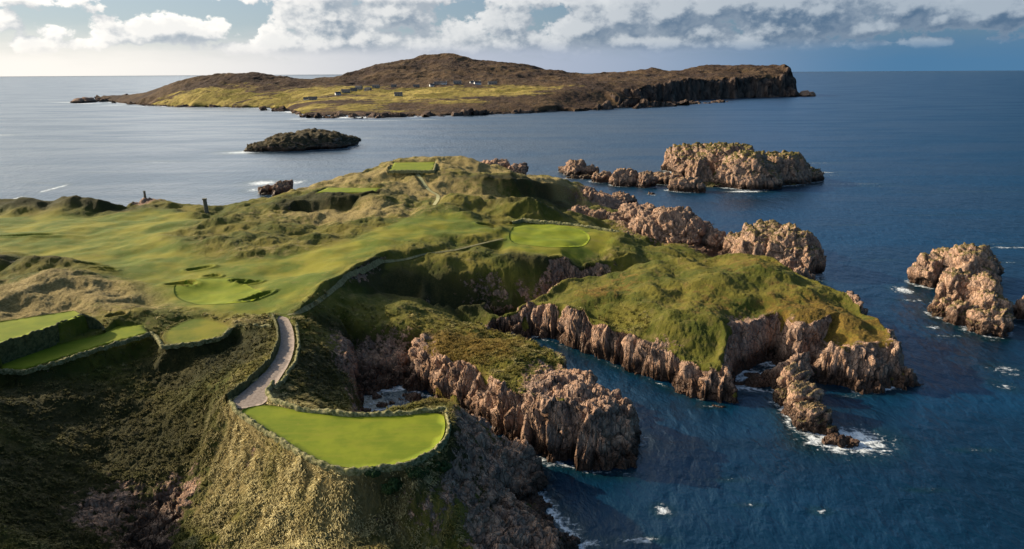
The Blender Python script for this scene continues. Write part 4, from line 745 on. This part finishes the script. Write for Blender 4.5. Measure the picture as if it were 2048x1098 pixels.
# ------------------------------------------------------------------ sea
land = (G0 > -.5).astype(np.float32)
yy, xx = np.meshgrid(GY0+np.arange(G0.shape[0])*ST, GX0+np.arange(G0.shape[1])*ST, indexing='ij')
coast = np.clip(blur(land, 5.)*1.9, 0, 1)*(G0 < .3)*np.clip(1.+.9*fbm2(xx/14, yy/14, 2, 88), .35, 1.3)
rs = np.r_[np.geomspace(30, 700, 620), np.geomspace(705, 2600, 300), np.geomspace(2700, 120000, 60)]
ts = np.r_[np.linspace(math.radians(-50), math.radians(50), 1000)]
TS, RS = np.meshgrid(ts, rs); xs = (RS*np.sin(TS)).ravel(); ys = (RS*np.cos(TS)).ravel()
foam = np.zeros(len(xs)); ing = (xs > GX0) & (xs < GX1) & (ys > GY0) & (ys < GY1); foam[ing] = .64*bil(coast, GG, xs[ing], ys[ing])
for cx, cy, wx, wy, tn in FOAMC:
    mg = 6+.15*wx; i = np.nonzero((np.abs(xs-cx) < wx+wy+2*mg) & (np.abs(ys-cy) < wx+wy+2*mg))[0]
    if len(i):
        dx = xs[i]-cx; dy = ys[i]-cy; c, s = math.cos(tn), math.sin(tn); u = dx*c+dy*s; v = -dx*s+dy*c
        q = (np.sqrt((u/wx)**2+(v/wy)**2)-1)*min(wx, wy); foam[i] = np.maximum(foam[i], .70*np.exp(-np.clip(q, 0, 99)/(2.0+.07*wx)))
FS = [(60,300,60,3,.55),(180,262,80,4,.5),(60,330,40,2.5,.5),(200,345,40,2.5,.5),(350,300,50,2.5,.5),(420,350,26,2,.5),(90,240,90,6,.5),(300,245,90,5,.45),(60,365,30,2,.5),(1330,420,10,1.5,.5),(1700,450,16,1.5,.5),(1900,430,30,1.6,.5),(1760,520,10,1.5,.5),(1950,900,5,1,.5),(1850,980,4,.8,.5),(1450,960,4,.8,.5),(1500,1010,3,.7,.5),(1285,880,3,4,.6),(1255,950,3,2,.55),(1010,660,3,2,.5),(1420,812,4,1.5,.5),(1640,775,3,1.5,.6),(1985,680,5,1.5,.5),(2030,650,4,1.5,.6),(1690,880,9,6,1.05),(1640,885,5,3,.8),(1730,890,5,3,.7),(1325,1020,1.6,1.8,.85),(1340,1026,1.,1,.7),(1640,1022,2,1.2,.62),(1280,1080,5,1,.7),(1180,1085,4,1.6,.72),(1805,580,4,5,.85),(1830,600,8,2,.6),(1870,655,3,2,.75),(1900,672,6,1.2,.6),(2010,740,4,4,.7),(2005,770,3,4,.6),(2020,495,22,2,.75),(1990,488,14,1.4,.6),(2000,525,10,1.6,.6),
      (1625,345,20,5,.85),(1660,350,12,3,.6),(1490,383,14,4,.95),(1450,384,8,2,.6),(1690,368,30,3,.7),(1750,372,22,2.5,.55),(1620,326,40,6,.55),(1610,372,14,2,.6),(1960,383,60,3,.5),(480,305,22,14,.9),(500,302,16,8,.8),(735,276,14,6,.75),(525,366,12,14,.95),(510,380,8,10,.8),(590,365,10,14,.8),
      (320,325,22,3,.8),(300,322,30,4,.6),(10,270,20,16,.7),(120,283,70,8,.56),(230,290,60,7,.5),(140,205,70,22,1.),(175,207,50,20,1.),(110,206,60,8,.7),(230,210,50,20,1.),(585,224,20,50,.9),(572,221,30,20,.85),(600,238,30,10,1),(650,242,70,9,.95),(760,241,80,9,.85),(850,239,40,9,.8),(1000,232,60,8,.7),(280,213,60,16,.85),(360,217,60,14,.75),(440,218,70,12,.7),(520,219,60,12,.7),(1620,194,50,12,.7),(1500,768,2,1.2,.55),(1700,792,4,1.2,.6),(1755,777,3,1.5,.6)]
for px, py, rx, ry, v in FS:
    x0, y0, _ = P(px, py, 0); i = np.nonzero((np.abs(xs-x0) < 3*rx) & (np.abs(ys-y0) < 3*ry+2*rx))[0]
    d = ((xs[i]-x0)/rx)**2+((ys[i]-y0)/ry)**2; foam[i] = np.maximum(foam[i], v*np.exp(-d))
c2 = np.clip(blur((G2 > -.8).astype(np.float32), 2.)*2., 0, 1)*(G2 < 1.); i2 = np.nonzero((xs > BX0) & (xs < BX1) & (ys > BY0) & (ys < BY1))[0]
foam[i2] = np.maximum(foam[i2], bil(c2, GG2, xs[i2], ys[i2])*np.interp(np.arctan2(xs[i2], ys[i2]), [-.6, -.25, 0., .15], [1., .9, .6, .35]))
zs_ = np.zeros(len(xs)); FA = np.stack([foam, foam*0, foam*0, foam*0+1], -1)
Vs = np.stack([xs, ys, zs_], -1); Fs = grid_faces(*TS.shape)
# coarse remainder of the sea all round
r3 = np.array([0.5, 30, 700, 8000, 120000]); t3 = np.linspace(math.radians(50), math.radians(310), 60); T3, R3 = np.meshgrid(t3, r3); V3 = np.stack([(R3*np.sin(T3)).ravel(), (R3*np.cos(T3)).ravel(), 0*T3.ravel()], -1); F3 = grid_faces(*T3.shape)+len(Vs)
t4 = np.linspace(math.radians(-50), math.radians(50), 20); T4, R4 = np.meshgrid(t4, np.array([.5, 30])); V4 = np.stack([(R4*np.sin(T4)).ravel(), (R4*np.cos(T4)).ravel(), 0*T4.ravel()], -1); F4 = grid_faces(*T4.shape)+len(Vs)+len(V3)
Vs = np.concatenate([Vs, V3, V4]); Fs = np.concatenate([Fs, F3, F4]); FA = np.concatenate([FA, np.zeros((len(V3)+len(V4), 4))])
m, k, b = material('sea_water'); fm = attr(k, 'cover')[0]; pos = k.n('ShaderNodeNewGeometry').outputs['Position']
rotp = k.n('ShaderNodeMapping', Vector=pos, Rotation=(0, 0, math.radians(28)), Scale=(1., .6, 1.)).outputs[0]
w1 = k.noise(rotp, .42, 3, .5, .3); w2 = k.noise(rotp, 1.5, 4, .6); w3 = k.noise(rotp, .07, 3, .5)
big = k.noise(k.scale(pos, (.35, 1.3, 1)), .018, 4, .6, .6)
hgt = k.m('ADD', k.m('ADD', k.m('MULTIPLY', w1, 1.5), k.m('MULTIPLY', w2, .38)), k.m('MULTIPLY', w3, 3.))
k.t.links.new(k.n('ShaderNodeBump', Strength=1., Distance=.36, Height=hgt).outputs[0], b.inputs['Normal'])
fnn = k.noise(k.scale(pos, (1, 1, 1)), .55, 8, .72, 1.2); fnn2 = k.noise(k.scale(pos, (.3, 1, 1)), 1.6, 5, .7, .8)
fa = k.ramp(k.m('ADD', fm, k.m('MULTIPLY', k.m('SUBTRACT', k.m('ADD', k.m('MULTIPLY', fnn, .65), k.m('MULTIPLY', fnn2, .35)), .5), 2.6)), .56, .95)
deep = k.mix(k.ramp(big, .4, .62), (.0003, .012, .028), (.0004, .026, .064)); deep = k.mix(k.m('MULTIPLY', k.ramp(fm, .05, .45), .5), deep, (.002, .017, .015))
k.t.links.new(k.mix(fa, deep, (.70, .75, .78)), b.inputs['Base Color'])
k.t.links.new(k.m('ADD', k.m('MULTIPLY', fa, .6), k.ramp(big, .4, .65, .30, .40)), b.inputs['Roughness']); b.inputs['IOR'].default_value = 1.33; b.inputs['Specular IOR Level'].default_value = .95; b.inputs['Specular Tint'].default_value = (.5, .82, 1., 1)
obj('sea', mesh_np('sea', Vs, Fs, m, {'cover': FA}), kind='structure')
print('sea', time.time()-T0)
# ------------------------------------------------------------------ light: sun, sky
SAZ, SEL = math.radians(-67), math.radians(25)
sd = Vector((math.sin(SAZ)*math.cos(SEL), math.cos(SAZ)*math.cos(SEL), math.sin(SEL)))
lt = bpy.data.lights.new('sun', 'SUN'); lt.energy = 5.; lt.angle = math.radians(.6); lt.color = (1., .83, .60)
so = bpy.data.objects.new('sun', lt); C.objects.link(so); so.rotation_euler = sd.to_track_quat('Z', 'Y').to_euler(); so.location = (0, 0, 200)
w = bpy.data.worlds.new('World'); bpy.context.scene.world = w; w.use_nodes = True; t = w.node_tree; t.nodes.clear(); k = NT(t)
out = t.nodes.new('ShaderNodeOutputWorld'); bg = t.nodes.new('ShaderNodeBackground'); t.links.new(bg.outputs[0], out.inputs[0])
def azel(px, py):
    d = ray(px, py); return math.degrees(math.atan2(d[0], d[1])), math.degrees(math.atan2(d[2], math.hypot(d[0], d[1])))
CL = [(330,62,115,30,1),(250,74,70,20,.9),(400,66,60,16,.8),(105,66,44,26,.8),(110,88,100,20,.8),(20,45,50,26,.7),(655,36,100,50,1.15),(560,84,70,28,1.),(700,84,150,34,1.2),(780,24,120,40,1.),(850,88,110,22,.8),
      (1000,44,60,34,.95),(1040,88,150,28,1.05),(940,96,90,18,.8),(1165,58,90,52,1.15),(1320,26,160,50,1.2),(1270,84,180,26,1.1),(1410,62,90,34,1.),(1560,55,100,34,1.2),(1630,18,200,46,1.3),(1740,54,100,26,1.),(1868,42,56,24,.9),(1990,14,130,50,1.1),(1800,4,200,40,1.1),(1480,6,300,40,1.1),(930,60,60,40,.9),(480,96,120,14,.6),(60,-5,120,20,.7),(760,-10,260,24,1.),(1500,86,200,16,.8),(1800,84,220,12,.7),(1130,0,200,24,.8)]
grp = bpy.data.node_groups.new('cloud_cover', 'ShaderNodeTree'); grp.interface.new_socket('P', in_out='INPUT', socket_type='NodeSocketVector'); grp.interface.new_socket('D', in_out='OUTPUT', socket_type='NodeSocketFloat')
g = NT(grp); gi = grp.nodes.new('NodeGroupInput'); go = grp.nodes.new('NodeGroupOutput'); acc = None
for px, py, rx, ry, v in CL:
    a0, e0 = azel(px, py); a1, _ = azel(px+rx, py); _, e1 = azel(px, py-ry)
    dv = g.n('ShaderNodeVectorMath', _operation='SUBTRACT', i0=gi.outputs[0], i1=(a0, e0, 0)).outputs[0]; dv = g.scale(dv, (1/(a1-a0), 1/(e1-e0), 0))
    ln_ = g.n('ShaderNodeVectorMath', _operation='LENGTH', i0=dv).outputs['Value']
    v_ = g.m('MULTIPLY', g.m('SUBTRACT', 1.25, ln_, clamp=False), v*.95); acc = v_ if acc is None else g.n('ShaderNodeMath', _operation='SMOOTH_MAX', i0=acc, i1=v_, i2=.25).outputs[0]
pn = g.scale(gi.outputs[0], (1, 1.35, 0))
nz = g.noise(pn, .28, 3, .5, .4); vz = g.n('ShaderNodeTexVoronoi', _feature='SMOOTH_F1', Vector=g.n('ShaderNodeVectorMath', _operation='ADD', i0=pn, i1=g.scale(g.n('ShaderNodeTexNoise', Vector=pn, Scale=1.2, Detail=3.).outputs['Color'], (.55, .55, 0))).outputs[0], Scale=.5, Smoothness=.6).outputs['Distance']
vz2 = g.n('ShaderNodeTexVoronoi', _feature='SMOOTH_F1', Vector=g.n('ShaderNodeVectorMath', _operation='ADD', i0=pn, i1=g.scale(g.n('ShaderNodeTexNoise', Vector=pn, Scale=3., Detail=3.).outputs['Color'], (.25, .25, 0))).outputs[0], Scale=1.5, Smoothness=.5).outputs['Distance']
nf = g.noise(pn, 2.2, 5, .6, .3)
acc = g.m('MAXIMUM', acc, -.6)
D = g.m('ADD', acc, g.m('MULTIPLY', g.m('SUBTRACT', nz, .5), 1.3)); D = g.m('ADD', D, g.m('MULTIPLY', g.m('SUBTRACT', .42, vz), 1.0)); D = g.m('ADD', D, g.m('MULTIPLY', g.m('SUBTRACT', .42, vz2), .42)); D = g.m('ADD', D, g.m('MULTIPLY', g.m('SUBTRACT', nf, .5), .8))
grp.links.new(D, go.inputs[0])
S = 10.   # the strength below is 0.1
def high(k, dirv, SKY):
    sund = k.n('ShaderNodeVectorMath', _operation='DOT_PRODUCT', i0=dirv, i1=tuple(sd)).outputs['Value']
    cov = k.mix(k.ramp(sund, -.25, .4), tuple(S*q for q in (.012, .12, .30)), tuple(S*q for q in (.30, .52, .92))); cov = k.mix(k.ramp(sund, .3, .88), cov, tuple(S*q for q in (2.4, 2.4, 2.35))); cov = k.mix(k.ramp(sund, .85, .99), cov, tuple(S*q for q in (6., 5.6, 5.)))
    opn = k.mix(.6, SKY, k.mix(k.ramp(sund, -.1, .9), tuple(S*q for q in (.007, .045, .12)), tuple(S*q for q in (.9, .95, 1.))))
    hi = k.mix(k.ramp(k.noise(dirv, 2.2, 6, .6), .42, .62), opn, cov)
    hi = k.mix(k.m('MULTIPLY', k.ramp(k.n('ShaderNodeSeparateXYZ', Vector=dirv).outputs[2], .42, .75), .8), hi, tuple(S*q for q in (.05, .09, .15)))
    return hi
def newsky(t):
    sky = t.nodes.new('ShaderNodeTexSky'); sky.sky_type = 'NISHITA'; sky.sun_disc = False; sky.sun_elevation = SEL; sky.sun_rotation = SAZ; sky.air_density = 1.; sky.dust_density = .6; sky.ozone_density = 2.; return sky
wd = k.n('ShaderNodeVectorMath', _operation='NORMALIZE', i0=k.n('ShaderNodeTexCoord').outputs['Generated']).outputs[0]
t.links.new(high(k, wd, newsky(t).outputs[0]), bg.inputs[0]); bg.inputs[1].default_value = .08; w.cycles.sampling_method = 'MANUAL'; w.cycles.sample_map_resolution = 256
# low sky with its clouds: a wall of air far beyond the sea's edge
ms = bpy.data.materials.new('cloudy_sky'); ms.use_nodes = True; t = ms.node_tree; t.nodes.clear(); k = NT(t)
out = t.nodes.new('ShaderNodeOutputMaterial'); bg = t.nodes.new('ShaderNodeEmission'); t.links.new(bg.outputs[0], out.inputs[0])
sky = newsky(t); dirv = k.n('ShaderNodeVectorMath', _operation='NORMALIZE', i0=k.n('ShaderNodeNewGeometry').outputs['Position']).outputs[0]; t.links.new(dirv, sky.inputs[0]) if len(sky.inputs) else None
sx = k.n('ShaderNodeSeparateXYZ', Vector=dirv); az = k.m('MULTIPLY', k.m('ARCTAN2', sx.outputs[0], sx.outputs[1]), 57.2958); el = k.m('MULTIPLY', k.m('ARCSINE', sx.outputs[2]), 57.2958)
PV = k.n('ShaderNodeCombineXYZ', X=az, Y=el, Z=0.).outputs[0]
def cc(dx, dy):
    o = t.nodes.new('ShaderNodeGroup'); o.node_tree = grp; t.links.new(k.n('ShaderNodeVectorMath', _operation='ADD', i0=PV, i1=(dx, dy, 0)).outputs[0], o.inputs[0]); return o.outputs[0]
d0 = cc(0, 0); d1 = cc(-.5, .6); d2 = cc(-1.3, 1.4)
east = k.ramp(az, -34., 34.)
def two(a, b): return k.mix(east, tuple(S*q for q in a), tuple(S*q for q in b))
mid = k.ramp(az, -8., 30.)
base = k.mix(.8, sky.outputs[0], two((.25, .31, .36), (.016, .085, .18)))
bank = k.mix(k.ramp(az, -36., 6.), tuple(S*q for q in (.70, .67, .62)), tuple(S*q for q in (.29, .33, .41))); bank = k.mix(k.ramp(az, 0., 30.), bank, tuple(S*q for q in (.055, .14, .25)))
wob = k.noise(k.scale(PV, (.25, 1, 1)), .8, 4, .6)
base = k.mix(k.ramp(k.m('ADD', el, k.m('MULTIPLY', wob, 1.6)), 4.6, 1.4), base, bank)
lit = k.mix(k.ramp(az, -36., 34.), tuple(S*q for q in (.80, .77, .72)), tuple(S*q for q in (.33, .38, .43))); shd = k.mix(k.ramp(az, -34., 30.), tuple(S*q for q in (.24, .29, .34)), tuple(S*q for q in (.065, .115, .185)))
lf = k.m('ADD', k.m('MULTIPLY', k.m('SUBTRACT', d0, d1), 1.2), k.m('MULTIPLY', k.m('SUBTRACT', d0, d2), .6))
cf = k.mix(k.m('ADD', k.m('MULTIPLY', k.ramp(lf, -.7, 1.0), .75), k.m('MULTIPLY', k.ramp(d0, .9, .1), .25)), shd, lit)
cf = k.mix(k.ramp(el, 2.6, 1.1), cf, bank)
fade = k.ramp(el, 6.4, 9.5)
colr = k.mix(k.ramp(d0, -.03, .26), base, cf)
SKY = sky.outputs[0]; hi = high(k, dirv, SKY)
colr = k.mix(fade, colr, hi)
t.links.new(colr, bg.inputs[0]); bg.inputs[1].default_value = .1; ms.cycles.emission_sampling = 'NONE'
RD = 100000.; e_ = np.radians(np.linspace(-1., 15.5, 24)); a_ = np.linspace(0, 2*math.pi, 181); AA, EE = np.meshgrid(a_, e_)
obj('sky', mesh_np('sky', np.stack([(RD*np.sin(AA)*np.cos(EE)).ravel(), (RD*np.cos(AA)*np.cos(EE)).ravel(), (RD*np.sin(EE)).ravel()+60], -1), grid_faces(*AA.shape), ms), kind='structure')
# ------------------------------------------------------------------ camera and render settings
cam = bpy.data.cameras.new('camera'); co = bpy.data.objects.new('camera', cam); C.objects.link(co); bpy.context.scene.camera = co
cam.sensor_width = 36; cam.lens = 36*FPX/2048; cam.clip_start = .5; cam.clip_end = 300000
from mathutils import Matrix
Mx = Matrix(((RT[0], UP[0], -FW[0], 0), (RT[1], UP[1], -FW[1], 0), (RT[2], UP[2], -FW[2], CAMH), (0, 0, 0, 1))); co.matrix_world = Mx
sc = bpy.context.scene; sc.view_settings.view_transform = 'Standard'; sc.view_settings.look = 'None'; sc.view_settings.exposure = .55; sc.view_settings.gamma = 1
sc.cycles.max_bounces = 5; sc.cycles.diffuse_bounces = 1; sc.cycles.glossy_bounces = 3; sc.cycles.use_denoising = True
print('script', time.time()-T0)
